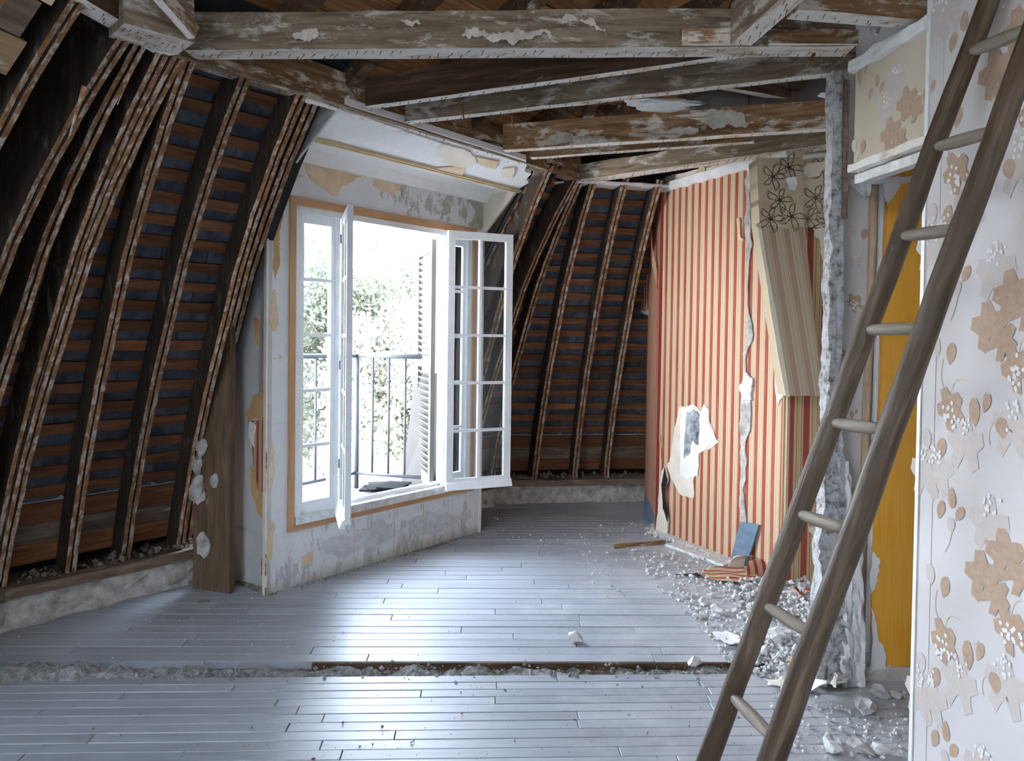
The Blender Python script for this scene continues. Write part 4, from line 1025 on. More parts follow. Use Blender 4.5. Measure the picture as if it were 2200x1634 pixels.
# torn hole: cream underlayer, white, grey
S([(1462, 872), (1450, 920), (1440, 985), (1434, 1000), (1452, 1045), (1470, 1065), (1490, 1070), (1490, 1030), (1500, 1005), (1502, 975), (1530, 960), (1545, 950), (1532, 925), (1524, 905), (1524, 878), (1512, 868), (1505, 885), (1488, 868)], M_cream, 'torn_paper', 0.012, 12)
S([(1466, 880), (1462, 960), (1464, 1020), (1480, 1030), (1500, 1022), (1503, 975), (1532, 950), (1540, 940), (1528, 915), (1524, 880), (1512, 872), (1505, 890), (1490, 870)], M_whitepaper, 'torn_paper', 0.012, 13, 0.004, 0.004)
S([(1478, 885), (1492, 878), (1505, 890), (1503, 955), (1490, 945), (1484, 975), (1472, 985), (1474, 930)], M_greyspot, 'bare_patch', 0.012, 14, 0.002, 0.008)
# vertical crack of plaster
S([(1610, 350), (1622, 352), (1616, 480), (1612, 560), (1616, 690), (1606, 760), (1614, 860), (1603, 960), (1598, 1050), (1600, 1165), (1592, 1165), (1592, 1060), (1594, 960), (1594, 860), (1598, 760), (1606, 640), (1606, 520), (1607, 420)], M_mortar, 'plaster_crack', 0.03, 15, 0.010, 0.0, 3)
S([(1606, 800), (1620, 812), (1618, 860), (1600, 862), (1592, 830)], M_plaster, 'plaster_crack', 0.02, 16, 0.016)
S([(1640, 560), (1650, 640), (1662, 700), (1684, 850), (1672, 870), (1660, 760), (1648, 680)], M_cream, 'torn_paper', 0.012, 18, 0.006)
S([(1606, 352), (1620, 350), (1614, 372), (1604, 366)], M_tanfl, 'torn_paper', 0.006, 19, 0.012)
S([(1498, 372), (1512, 357), (1520, 362), (1512, 390), (1505, 382)], M_tanp, 'torn_paper', 0.004, 20, 0.02)
S([(1392, 385), (1450, 375), (1560, 352), (1606, 345), (1606, 352), (1560, 362), (1420, 392), (1394, 396)], M_cream, 'torn_paper', 0.008, 21, 0.01)
S([(1585, 470), (1592, 468), (1594, 510), (1600, 512), (1598, 518), (1588, 514)], M_tanp, 'torn_paper', 0.003, 22, 0.012)
mb = MB()
def pmw(a, y, z): return PM.M @ V((a, sM * y, z))
secs = []
for i in range(31):
    a = -0.02 + (LM + 0.02) * i / 30
    n1 = 0.012 * noise.noise(V((a * 14, 1, 2))); n2 = 0.012 * noise.noise(V((a * 11, 5, 2)))
    zl = 2.352 - 0.06 * max(0, (a - 0.75)) - (0.02 if a > 0.8 else 0)
    secs.append([pmw(a, 0.0, 2.40), pmw(a, 0.0, zl + n1), pmw(a, 0.014, zl + n1), pmw(a, 0.05 + n2, 2.372), pmw(a, 0.05 + n2, 2.40)])
k = 5
mb.add([p for q in secs for p in q], [(i * k + j, i * k + (j + 1) % k, (i + 1) * k + (j + 1) % k, (i + 1) * k + j) for i in range(30) for j in range(k)] + [tuple(range(k)), tuple(range(30 * k + k - 1, 30 * k - 1, -1))])
o = fixn(mb.build('ceiling_plaster_band', M_plaster)); at(o, wr); o['kind'] = 'structure'
mb = MB(); q = jag([V(p) for p in ((0.12, 4.86), (0.55, 4.80), (1.05, 4.93), (1.05, 5.06), (0.75, 5.02), (0.5, 4.95))], 0.03, 3, 4)
mb.prism([V((p.x + 0.04, p.y - 0.03, 2.365)) for p in q], (0, 0, 0.012)); o = fixn(mb.build('ceiling_plaster_remnant', M_plaster)); at(o, wr); o['kind'] = 'structure'
# skirting line along the foot of the wall
mb = MB(); mb.box((0.02, 0, 0), (LM - 0.25, sM * 0.06, 0.018)); o = fixn(mb.build('baseboard_right', M_whiteo, None, PM.M)); roughen(o, 0.004, 9, 5); at(o, wr); o['kind'] = 'structure'
# curled flap at the left foot of the wall
def curl(name, base, across, upv, w0, w1, h, curlr, mats, label, cat='paper', seed=0, n=12, thick=0.002, lean=0.0, out=None):
    """sheet of torn paper: starts at base, rises along upv and rolls out along `out`"""
    rr = random.Random(seed); across = V(across).normalized(); upv = V(upv).normalized(); out = V(out) if out is not None else across.cross(upv)
    out.normalize(); m_ = 8; vs = []
    for i in range(n + 1):
        u = i / n; ph = u * curlr
        if curlr > 0.01:
            R_ = h / curlr; pos = upv * (R_ * sin(ph)) + out * (R_ * (1 - cos(ph)))
        else: pos = upv * (h * u)
        for j in range(m_ + 1):
            v_ = j / m_ - 0.5; ww = w0 + (w1 - w0) * u + 0.015 * rr.uniform(-1, 1) * (j in (0, m_))
            jj = noise.noise_vector(V((u * 3, v_ * 3, seed))) * 0.012
            vs.append(V(base) + pos + across * (v_ * ww) + jj * u)
    fs = [(i * (m_ + 1) + j, (i + 1) * (m_ + 1) + j, (i + 1) * (m_ + 1) + j + 1, i * (m_ + 1) + j + 1) for i in range(n) for j in range(m_)]
    mb = MB(); mb.add(vs, fs, 0); o = mb.build(name, mats, smooth=True)
    md = o.modifiers.new('s', 'SOLIDIFY'); md.thickness = thick; md.offset = 0
    if len(mats) > 1: md.material_offset = 1; md.material_offset_rim = 1
    if label: tag(o, label, cat)
    return o
MWn = PM.n * sM
S([(1434, 1000), (1440, 1030), (1430, 1060), (1440, 1110), (1438, 1150), (1425, 1160), (1412, 1150), (1420, 1080), (1424, 1030)], M_cream, 'loose_wallpaper_flap', 0.01, 30, 0.012, 0.012)
S([(1434, 1002), (1441, 1030), (1433, 1060), (1441, 1108), (1440, 1120), (1430, 1090), (1427, 1040)], M_dark, 'flap_painted_shadow', 0.004, 31, 0.002, 0.024)  # dark sliver laid on the flap as its painted shadow

# back-right wall B, brown striped
PB = Plane((1.515, 4.0, 0), V((1, -0.02, 0))); sB = -1 if PB.n.y > 0 else 1
wb = empty('wall_alcove', (1.47, 4.12, 0)); struct(wb, 'narrow alcove wall with brown striped paper below and floral paper above')
mb = MB(); mb.box((0, 0, 0), (0.75, -sB * 0.05, 2.40)); o = fixn(mb.build('alcove_panel', M_stripe2, None, PB.M)); at(o, wb); o['kind'] = 'structure'
mb = MB(); mb.box((0.0, -0.004, 1.97), (0.75, 0.0, 2.385)); o = mb.build('floral_paper', M_ivory, None, PB.M); at(o, wb)
B_ = lambda pix, m_, nm, amp, sd, th_=0.004, off=0.0: patch(PB, pix, sB, m_, nm, wb, amp, th_, off, sd)
B_([(1745, 490), (1786, 492), (1786, 545), (1780, 600), (1768, 560), (1762, 520)], M_cream, 'torn_paper', 0.015, 5, 0.004, 0.004)
B_([(1722, 345), (1765, 340), (1786, 340), (1786, 330), (1722, 335)], M_plaster, 'torn_paper', 0.01, 6, 0.02, 0.0)
B_([(1718, 365), (1728, 352), (1768, 347), (1768, 365), (1755, 380), (1735, 384), (1722, 376)], M_cream, 'hanging_paper_flap', 0.01, 7, 0.004, 0.03)
B_([(1690, 345), (1722, 345), (1712, 375), (1705, 385), (1690, 380)], M_tanp, 'torn_paper', 0.01, 8, 0.004, 0.004)
B_([(1735, 1130), (1758, 1128), (1758, 1160), (1745, 1150)], M_cream, 'torn_paper', 0.01, 9, 0.004, 0.004)
# slanting flue box in front of it
YF = 3.83
fl = empty('flue_box', ony(1730, 850, YF)); tag(fl, 'slanting boxed flue papered in shade-tinted tan, floral at its top, left of the torn post', 'flue')
q_ = [ony(1690, 850, YF), ony(1768, 850, YF), ony(1728, 480, YF), ony(1722, 340, YF), ony(1626, 340, YF), ony(1632, 480, YF)]
mb = MB(); mb.prism(q_, (0, 0.13, 0)); o = fixn(mb.build('flue_body', M_stripe3)); 
# orient stripes along the slant: shear by giving the body its own frame
dsl = (ony(1632, 480, YF) - ony(1690, 850, YF)).normalized()
bx = V((dsl.z, 0, -dsl.x)).normalized(); Mf = Matrix(((bx.x, 0, dsl.x, q_[0].x), (0, 1, 0, q_[0].y), (bx.z, 0, dsl.z, q_[0].z), (0, 0, 0, 1)))
if Mf.determinant() < 0: bx = -bx; Mf = Matrix(((bx.x, 0, dsl.x, q_[0].x), (0, 1, 0, q_[0].y), (bx.z, 0, dsl.z, q_[0].z), (0, 0, 0, 1)))
o.data.transform(Mf.inverted()); o.matrix_world = Mf; at(o, fl); fixn(o)
PF = Plane((0, YF, 0), V((1, 0, 0)))
patch(PF, [(1624, 338), (1722, 338), (1728, 486), (1690, 492), (1634, 480)], -1, M_tanfl, 'floral_paper', fl, 0.006, 0.003, 0.0, 4)
patch(PF, [(1626, 480), (1634, 480), (1696, 850), (1688, 852)], -1, M_cream, 'torn_edge', fl, 0.006, 0.003, 0.0, 5)
patch(PF, [(1686, 385), (1706, 380), (1712, 395), (1706, 410), (1694, 408)], -1, M_plaster, 'plaster_chip', fl, 0.004, 0.012, 0.0, 6)
# line drawn flowers (curling outlines) on the two floral papers
def flower_lines(pl, side, cx, cz, R_, seed, off, mb):
    rr = random.Random(seed)
    def stroke(pts, w_=0.0016):
        for a, b in zip(pts, pts[1:]):
            d = (b - a); 
            if d.length < 1e-5: continue
            nn_ = V((-d.y, d.x)).normalized() * w_
            c4 = [a - nn_, b - nn_, b + nn_, a + nn_]
            mb.add([pl.M @ V((p.x, side * off, p.y)) for p in c4], [(0, 1, 2, 3) if side < 0 else (3, 2, 1, 0)])
    for k in range(5):
        a0 = 2 * pi * k / 5 + rr.uniform(-0.2, 0.2); Rk = R_ * rr.uniform(0.8, 1.15)
        for sc_ in (1.0, 0.88):
            pts = []
            for i in range(15):
                u = i / 14; r_ = Rk * sin(pi * u) ** 0.6 * sc_; a = a0 + (u - 0.5) * 0.95 + 0.1 * sin(u * 9)
                pts.append(V((cx + cos(a) * r_, cz + sin(a) * r_)))
            stroke(pts)
    for k in range(2):
        pts = [V((cx + 0.012 * (k + 1) * cos(t_ * 0.7), cz + 0.012 * (k + 1) * sin(t_ * 0.7))) for t_ in range(10)]
        stroke(pts, 0.0012)
mb = MB()
for i, (x, y) in enumerate(((1752, 425), (1770, 360), (1735, 470), (1775, 480), (1790, 410))):
    p = PB.px(x, y); flower_lines(PB, sB, p.x, p.y, 0.085, i, 0.0052, mb)
o = mb.build('floral_outline_print', M_line); at(o, wb); stuff(o)
mb = MB()
for i, (x, y) in enumerate(((1660, 380), (1675, 430), (1700, 465), (1655, 470), (1695, 360))):
    p = PF.px(x, y); flower_lines(PF, -1, p.x, p.y, 0.075, i + 9, 0.0042, mb)
o = mb.build('floral_outline_print', M_line); at(o, fl); stuff(o)

# ------------------------------------------------------------------ right wall: foreground wall, header, post, door
G0 = V((1.291, 2.27, 0)); Ge = V((0.1425, -0.99, 0)); PG = Plane(G0, Ge); sG = 1 if PG.n.dot(V((-1, 0, 0))) > 0 else -1
wg = empty('wall_right', G0); struct(wg, 'foreground wall papered with brown leaves and berries at the right edge')
mb = MB(); mb.box((0, 0, 0), (3.6, -sG * 0.07, 3.0)); o = fixn(mb.build('leaf_wall_panel', M_paper, None, PG.M)); at(o, wg); o['kind'] = 'structure'
mb = MB()
for x in (0.06, 0.47, 1.0): mb.box((x, 0, 0), (x + 0.0018, sG * 0.0012, 2.9))
o = mb.build('paper_seams', M_print[1], None, PG.M); at(o, wg)
mb = MB(); mb.box((-0.012, -sG * 0.03, 0), (0.002, sG * 0.004, 2.9)); o = fixn(mb.build('corner_bead', M_white, None, PG.M)); at(o, wg)

def ovate(w_, h_, n=14):
    pts = []
    for i in range(n):
        a = 2 * pi * i / n; x = sin(a); y = cos(a)
        k = 1 - 0.28 * max(0, y) ** 1.2
        pts.append(V((x * w_ / 2 * k, y * h_ / 2)))
    pts[0] = V((0.0, h_ * 0.58)); return pts
def lobed(w_, h_, rr):
    pts = []; n = 30
    for i in range(n):
        a = 2 * pi * i / n; r_ = 0.33 + 0.24 * abs(cos(2.5 * a)) ** 0.8 + (0.035 if i % 2 else -0.02) + rr.uniform(-0.01, 0.01)
        if abs(a - pi) < 0.22: r_ *= 0.55
        pts.append(V((sin(a) * w_ * r_, cos(a) * h_ * r_)))
    return pts
class Prints:
    def __init__(s, pl, side): s.pl = pl; s.side = side; s.mb = [MB() for _ in M_print]; s.k = 0
    def poly(s, pts, c, rot, mi, lay=0):
        cr, sr = cos(rot), sin(rot)
        off = s.side * (0.0009 + 0.0005 * lay + 0.00004 * (s.k % 7)); s.k += 1
        q = [V((c.x + p.x * cr - p.y * sr, off, c.y + p.x * sr + p.y * cr)) for p in pts]
        s.mb[mi].add(q, [tuple(range(len(q)))])
    def stem(s, a, b, bend, mi=1, w_=0.0016):
        pts = []
        for i in range(9):
            u = i / 8; p = a.lerp(b, u); d = (b - a); nn_ = V((-d.y, d.x)); pts.append(p + nn_ * bend * 4 * u * (1 - u))
        for p, q in zip(pts, pts[1:]):
            d = q - p; nn_ = V((-d.y, d.x)).normalized() * w_
            s.poly([p - nn_, q - nn_, q + nn_, p + nn_], V((0, 0)), 0, mi)
    def build(s, parent):
        for m_, mb in zip(M_print, s.mb):
            if mb.v: o = mb.build('leaf_print', m_, None, s.pl.M); stuff(o); at(o, parent)
def motif(P_, c, kind, k, rr, rot=0.0):
    k = k * 0.78
    if kind == 'trio':
        P_.poly(ovate(0.042 * k, 0.075 * k), c + V((0, 0.045)) * k, 0.05, 0, 1); P_.poly(ovate(0.042 * k, 0.072 * k), c + V((-0.055, -0.01)) * k, -0.25 + pi, 0, 1)
        P_.poly(ovate(0.04 * k, 0.062 * k), c + V((0.042, -0.004)) * k, 2.6, 0, 1); P_.poly(ovate(0.045 * k, 0.055 * k), c + V((-0.002, -0.055)) * k, pi, 1, 1)
        P_.stem(c + V((0, -0.03)) * k, c + V((-0.03, -0.17)) * k, 0.1)
    if kind == 'vine':
        P_.poly(lobed(0.15 * k, 0.17 * k, rr), c, 0.2, 0, 1); P_.poly(lobed(0.11 * k, 0.13 * k, rr), c + V((0.055, -0.05)) * k, -0.7, 0, 2)
        for q in range(4): P_.stem(c, c + V((cos(q * 0.9 + 0.3), sin(q * 0.9 + 0.3))) * 0.05 * k, 0.08, 1, 0.0008)
        P_.stem(c, c + V((0.1, 0.02)) * k, 0.1, 2, 0.002); P_.stem(c + V((0, -0.05)) * k, c + V((-0.03, 0.07)) * k, 0.05, 1)
    if kind == 'berry':
        P_.poly(lobed(0.12 * k, 0.16 * k, rr), c, 0.5, 0, 1)
        for i in range(18):
            P_.poly([V((cos(a) * 0.007, sin(a) * 0.0085)) * k for a in [2 * pi * j / 8 for j in range(8)]], c + V((rr.gauss(-0.005, 0.022), rr.gauss(-0.02, 0.024))) * k, 0, 2, 3)
        P_.stem(c + V((0, 0.05)) * k, c + V((0.09, 0.11)) * k, 0.35, 3)
    if kind == 'pale':
        P_.poly(lobed(0.16 * k, 0.19 * k, rr), c, rot, 1, 0)
        for i in range(14): P_.poly([V((cos(a) * 0.006, sin(a) * 0.008)) * k for a in [2 * pi * j / 6 for j in range(6)]], c + V((rr.gauss(0, 0.02), rr.gauss(0.07, 0.022))) * k, 0, 2, 3)
    if kind == 'pair':
        P_.poly(ovate(0.05 * k, 0.078 * k), c + V((-0.04, 0)) * k, 0.2 + pi, 1, 1); P_.poly(ovate(0.05 * k, 0.08 * k), c + V((0.04, -0.025)) * k, pi - 0.15, 0, 1)
        P_.stem(c + V((0, -0.05)) * k, c + V((0.03, -0.2)) * k, -0.15, 3)
    if kind == 'leafd':
        P_.poly(ovate(0.052 * k, 0.10 * k), c, pi + 0.1, 0, 1); P_.poly(ovate(0.036 * k, 0.07 * k), c + V((0.055, 0.035)) * k, pi - 0.3, 0, 1); P_.stem(c + V((0, 0.05)) * k, c + V((0.05, 0.075)) * k, -0.2, 1)
    if kind == 'heart':
        P_.poly(ovate(0.055 * k, 0.07 * k), c, pi + 0.2, 0, 1); P_.stem(c + V((-0.05, -0.07)) * k, c + V((0, 0.03)) * k, 0.25, 3); P_.stem(c + V((-0.03, 0.0)) * k, c + V((0.06, -0.06)) * k, 0.3, 1, 0.003)
rr = random.Random(11); PRG = Prints(PG, sG)
for (x, y, kd) in ((2045, 1095, 'trio'), (2112, 1240, 'vine'), (2030, 1380, 'berry'), (2172, 1355, 'berry'), (2160, 1195, 'vine'), (2080, 1405, 'leafd'), (2015, 1238, 'pair'), (2138, 1465, 'heart'), (2125, 1130, 'pale'), (2060, 1470, 'pale'), (1995, 1430, 'pair'), (2000, 1500, 'pale'), (2160, 1480, 'pale'), (1990, 1020, 'pale')):
    c = PG.px(x, y)
    for m_ in range(-1, 4):
        cc = c + V((0, 0.70 * (m_ - 0)))
        if 0.05 < cc.y < 2.85: motif(PRG, cc, kd, 1.0, rr)
PRG.build(wg)
# header over the opening
H1 = V((1.237, 2.645, 0)); PH = Plane(H1, (G0 - H1)); sH = 1 if PH.n.dot(V((-1, 0, 0))) > 0 else -1
hd = (G0 - H1).length
mb = MB(); mb.box((0, 0, 1.99), (hd + 0.002, -sH * 0.07, 2.325)); o = fixn(mb.build('door_header', M_paper_warm, None, PH.M)); at(o, wg); o['kind'] = 'structure'
PRH = Prints(PH, sH)
for (x, y, kd, k) in ((1885, 190, 'trio', 0.8), (1950, 222, 'vine', 0.8), (1848, 165, 'leafd', 0.8), (1915, 290, 'vine', 0.85), (1845, 310, 'pair', 0.8), (1990, 205, 'leafd', 0.7), (1925, 180, 'pale', 0.8), (1905, 240, 'pale', 0.7)):
    motif(PRH, PH.px(x, y), kd, k, rr)
PRH.build(wg)
# plaster edge on the top of header, and laths/boards under it
for nm, z0, z1, y0, y1, m_, r_ in (('header_top_plaster', 2.322, 2.365, -0.075, 0.018, M_plaster, 0.010), ('header_batten', 1.965, 1.992, -0.06, 0.012, M_under, 0.004), ('header_batten', 1.925, 1.958, -0.06, -0.018, M_whiteo, 0.002)):
    mb = MB(); mb.box((-0.02, y0 * sH if True else 0, z0), (hd, y1 * sH, z1)); o = fixn(mb.build(nm, m_, None, PH.M)); roughen(o, r_, 14, 9, 3); at(o, wg)
# torn post
PY = 2.76
pz = empty('torn_post', V((1.27, PY, 0))); tag(pz, 'ragged white plastered stud post where a partition was torn out, left of the opening', 'post')
def column(xa, ya, xb, yb, wtop, wbot, Y, dep, mat, name, parent, rough_, cuts=None, seed=1, n=40):
    """near vertical slab from pixel (xa,ya) down to (xb,yb)"""
    A, B = ony(xa, ya, Y), ony(xb, yb, Y); mb = MB(); vs = []
    m_ = 5
    for i in range(n + 1):
        u = i / n; c = A.lerp(B, u); w_ = wtop + (wbot - wtop) * u
        ring = [(-w_ / 2 + w_ * j / m_, 0) for j in range(m_ + 1)] + [(w_ / 2, dep), (-w_ / 2, dep)]
        for j, (dx, dy) in enumerate(ring):
            nv = noise.noise_vector(V((c.z * 9 + seed * 5, j * 1.3, seed))) * rough_ + noise.noise_vector(V((c.z * 30 + seed * 5, j * 2.3, seed))) * rough_ * 0.6
            vs.append(V((c.x + dx + nv.x, c.y + dy + nv.y, c.z)))
    k = m_ + 3
    fs = [(i * k + j, i * k + (j + 1) % k, (i + 1) * k + (j + 1) % k, (i + 1) * k + j) for i in range(n) for j in range(k)] + [tuple(range(k)), tuple(range(n * k + k - 1, n * k - 1, -1))]
    mb.add(vs, fs); o = fixn(mb.build(name, mat)); at(o, parent); return o
M_pit = plain('pitted_grey_plaster', (0.16, 0.15, 0.14), (0.66, 0.66, 0.66), 40, 0.98, 1.0, 0.02, 0)
g_ = NG('speckled_plaster'); n_ = g_.noise(g_.map(), 34, 8, 0.75); n2_ = g_.noise(g_.map((1, 1, 0.4)), 5, 6)
c_ = g_.ramp(n_, [(0.38, (0.16, 0.15, 0.14)), (0.47, (0.40, 0.39, 0.38)), (0.56, (0.60, 0.59, 0.58))]); c_ = g_.mix(g_.ramp(n2_, [(0.48, 0.0), (0.58, 0.85)]), c_, (0.64, 0.635, 0.63))
M_speck = g_.fin(c_, 0.95, n_, 0.9, 0.015)
column(1804, 150, 1795, 760, 0.050, 0.055, PY, 0.06, M_speck, 'post_body', pz, 0.008, seed=3)
column(1795, 755, 1790, 1470, 0.055, 0.13, PY, 0.07, M_speck, 'post_foot', pz, 0.016, seed=4, n=50)
column(1820, 170, 1816, 470, 0.018, 0.02, PY - 0.015, 0.03, M_plate, 'split_lath', pz, 0.004, seed=5)
column(1818, 990, 1812, 1460, 0.03, 0.07, PY + 0.005, 0.03, M_plaster, 'peeled_plaster_layer', pz, 0.014, seed=8)
column(1842, 1150, 1838, 1475, 0.03, 0.08, PY + 0.015, 0.03, M_plaster, 'peeled_plaster_layer', pz, 0.012, seed=9)
# frontal wall beyond the opening
YB = 2.86
PO = Plane((0, YB, 0), V((1, 0, 0)))
wo_ = empty('wall_opening', (1.6, YB, 0)); struct(wo_, 'wall seen through the opening, with leaf paper strip and orange door panel')
xL = ony(1798, 700, YB).x; xE = ony(1905, 700, YB).x
mb = MB(); mb.box((xL, YB, 0), (3.3, YB + 0.08, 2.6)); o = mb.build('backing_wall', M_plaster); at(o, wo_); o['kind'] = 'structure'
x1p = ony(1868, 700, YB).x
mb = MB(); mb.box((0, -0.004, 0.06), (x1p - xL, 0, 1.98)); o = mb.build('leaf_paper_strip', M_paper, None, Matrix.Translation((xL, YB, 0))); at(o, wo_)
PST = Plane((xL, YB - 0.004, 0), V((1, 0, 0))); PRS = Prints(PST, -1)
for (x, y, kd, k) in ((1845, 495, 'pair', 0.7), (1838, 560, 'pale', 0.4), (1836, 650, 'berry', 0.6), (1812, 760, 'leafd', 0.5), (1818, 1000, 'heart', 0.7), (1822, 1060, 'leafd', 0.5), (1830, 890, 'leafd', 0.4)):
    motif(PRS, PST.px(x, y), kd, k, rr)
PRS.build(wo_)
M_pipe = wood('peeled_tan_post', (0.30, 0.19, 0.11), (0.52, 0.37, 0.24), (0.66, 0.52, 0.38), 'z', (0.6, 0.56, 0.5), 0.32)
def pole(xa, ya, xb, yb, r_, Y, mat, name, parent):
    A, B = ony(xa, ya, Y), ony(xb, yb, Y); mb = MB(); n = 26; m_ = 12; vs = []
    for i in range(n + 1):
        c = A.lerp(B, i / n)
        for j in range(m_):
            a = 2 * pi * j / m_; q = r_ * (1 + 0.12 * noise.noise(V((c.z * 8, cos(a), sin(a)))))
            vs.append(c + V((cos(a) * q, sin(a) * q, 0)))
    mb.add(vs, [(i * m_ + j, i * m_ + (j + 1) % m_, (i + 1) * m_ + (j + 1) % m_, (i + 1) * m_ + j) for i in range(n) for j in range(m_)] + [tuple(range(m_)), tuple(range(n * m_ + m_ - 1, n * m_ - 1, -1))])
    o = fixn(mb.build(name, mat, smooth=True)); at(o, parent); return o
jb = empty('door_2', V((xE, YB, 0))); struct(jb, 'door frame of the orange panel beyond the opening')
pole(1878, 400, 1842, 1475, 0.016, YB - 0.02, M_pipe, 'peeled_round_post', jb)
column(1894, 395, 1862, 1400, 0.020, 0.022, YB - 0.012, 0.02, M_white, 'door_jamb', jb, 0.002, seed=12)
column(1852, 385, 1862, 420, 0.08, 0.02, YB - 0.03, 0.02, M_plaster, 'plaster_clod', jb, 0.01, seed=13, n=8)
A = ony(1830, 392, YB - 0.02); B = ony(1975, 384, YB - 0.02)
mb = MB(); mb.box((0, -0.01, -0.012), ((B - A).length, 0.02, 0.012)); o = mb.build('door_head_lath', M_plaster, None, frame(A, B - A)); roughen(o, 0.005, 14, 8); at(o, jb)
# orange door leaf
op_ = [(1902, 345), (2060, 345), (2010, 1426), (1893, 1426), (1880, 1395), (1868, 1350), (1868, 1290), (1872, 1250), (1868, 1200), (1882, 1000), (1890, 700), (1900, 480)]
o = patch(PO, op_, -1, M_orpanel, 'orange_panel', jb, 0.006, 0.02, 0.0, 4, 2)
for i, p in enumerate([[(1890, 385), (1925, 380), (1928, 400), (1912, 430), (1900, 445), (1895, 430)], [(1868, 1180), (1884, 1205), (1876, 1235), (1866, 1270)], [(1866, 1300), (1880, 1370), (1896, 1400), (1896, 1428), (1860, 1440)]]):
    patch(PO, p, -1, M_whitepaper, 'torn_paper', jb, 0.012, 0.006, 0.02, i + 4)
a_ = ony(1850, 1428, YB - 0.01); 
mb = MB(); mb.box((0, 0, 0), (1.2, 0.02, a_.z - 0.0)); o = mb.build('baseboard_opening', plain('dirty_skirting', (0.42, 0.38, 0.33), (0.64, 0.60, 0.55), 14, 0.8, 0.3, 0.004), None, Matrix.Translation((a_.x, YB - 0.022, 0))); at(o, wo_); o['kind'] = 'structure'

# ------------------------------------------------------------------ ladder
lad = empty('ladder', onz(1500, 1634, 0) * 0 + V((0.55, 1.94, 0))); tag(lad, 'old wooden pole ladder leaning on the leaf wallpaper at the right', 'ladder')
YL, YR = 1.94, 1.703
lx = lambda y: 2124 - 0.3700 * y
rx = lambda y: 2245.5 - 0.3605 * y
def lpole(fx, Y, r_, seed):
    A = ony(fx(-70), -70, Y); B = ony(fx(1634), 1634, Y); d = (B - A); B = A + d * ((A.z - 0.005) / (A.z - B.z))
    mb = MB(); n = 50; m_ = 16; vs = []; dn = d.normalized(); u_ = dn.orthogonal().normalized(); v_ = dn.cross(u_)
    for i in range(n + 1):
        c = A.lerp(B, i / n); c = c + V((noise.noise(V((i * 0.15, seed, 0))) * 0.005, 0, 0)); rr_ = r_ * (0.94 + 0.12 * i / n)
        for j in range(m_):
            a = 2 * pi * j / m_; q = rr_ * (1 + 0.05 * noise.noise(V((i * 0.5, cos(a) + seed, sin(a)))))
            vs.append(c + u_ * cos(a) * q + v_ * sin(a) * q)
    mb.add(vs, [(i * m_ + j, i * m_ + (j + 1) % m_, (i + 1) * m_ + (j + 1) % m_, (i + 1) * m_ + j) for i in range(n) for j in range(m_)] + [tuple(range(m_)), tuple(range(n * m_ + m_ - 1, n * m_ - 1, -1))])
    Mx = frame(B, V((1, 0, 0)), (A - B)); zz = (A - B).normalized(); xx = V((0, 1, 0)).cross(zz).normalized(); yy = zz.cross(xx)
    Mx = Matrix(((xx.x, yy.x, zz.x, B.x), (xx.y, yy.y, zz.y, B.y), (xx.z, yy.z, zz.z, B.z), (0, 0, 0, 1)))
    o = fixn(mb.build('rail', M_ladder, smooth=True)); o.data.transform(Mx.inverted()); o.matrix_world = Mx; at(o, lad); return o, A, B
o1, LA, LB = lpole(lx, YL, 0.0275, 1); o2, RA, RB = lpole(rx, YR, 0.0295, 2)
lys = [-95, 112, 317, 508, 709, 908, 1104, 1300, 1494]
rgt_pts = [(2215, 60), (2135, 282), (2058, 492), (1975, 704), (1900, 922), (1820, 1138), (1742, 1360), (1662, 1585)]
def on_rail(A, B, Y, x, y): return ony(x, y, Y)
mb0 = None
def rung(a, b):
    d = (b - a); L = d.length; mb = MB(); n = 10; m_ = 10; vs = []
    for i in range(n + 1):
        u = i / n; r_ = 0.0135 * (1 + 0.25 * sin(pi * u)) * (0.75 if i in (0, n) else 1)
        for j in range(m_):
            q = 2 * pi * j / m_; vs.append(V((cos(q) * r_, sin(q) * r_, L * u)))
    mb.add(vs, [(i * m_ + j, i * m_ + (j + 1) % m_, (i + 1) * m_ + (j + 1) % m_, (i + 1) * m_ + j) for i in range(n) for j in range(m_)] + [tuple(range(m_)), tuple(range(n * m_ + m_ - 1, n * m_ - 1, -1))])
    zz = d.normalized(); xx = V((1, 0, 0)); yy = zz.cross(xx).normalized(); xx = yy.cross(zz)
    Mx = Matrix(((xx.x, yy.x, zz.x, a.x), (xx.y, yy.y, zz.y, a.y), (xx.z, yy.z, zz.z, a.z), (0, 0, 0, 1)))
    o = fixn(mb.build('rung', M_rung, None, Mx, smooth=True)); at(o, lad)
for i, (x, y) in enumerate(rgt_pts):
    yl = lys[i + 1]; a = ony(lx(yl) + 2, yl, YL - 0.01); b = ony(x, y, YR + 0.01); rung(a, b)
a = ony(lx(1690), 1690, YL - 0.01); b = ony(1577, 1815, YR + 0.01); rung(a, b)
a = ony(lx(-60), -60, YL - 0.01); b = ony(2290, -140, YR + 0.01)

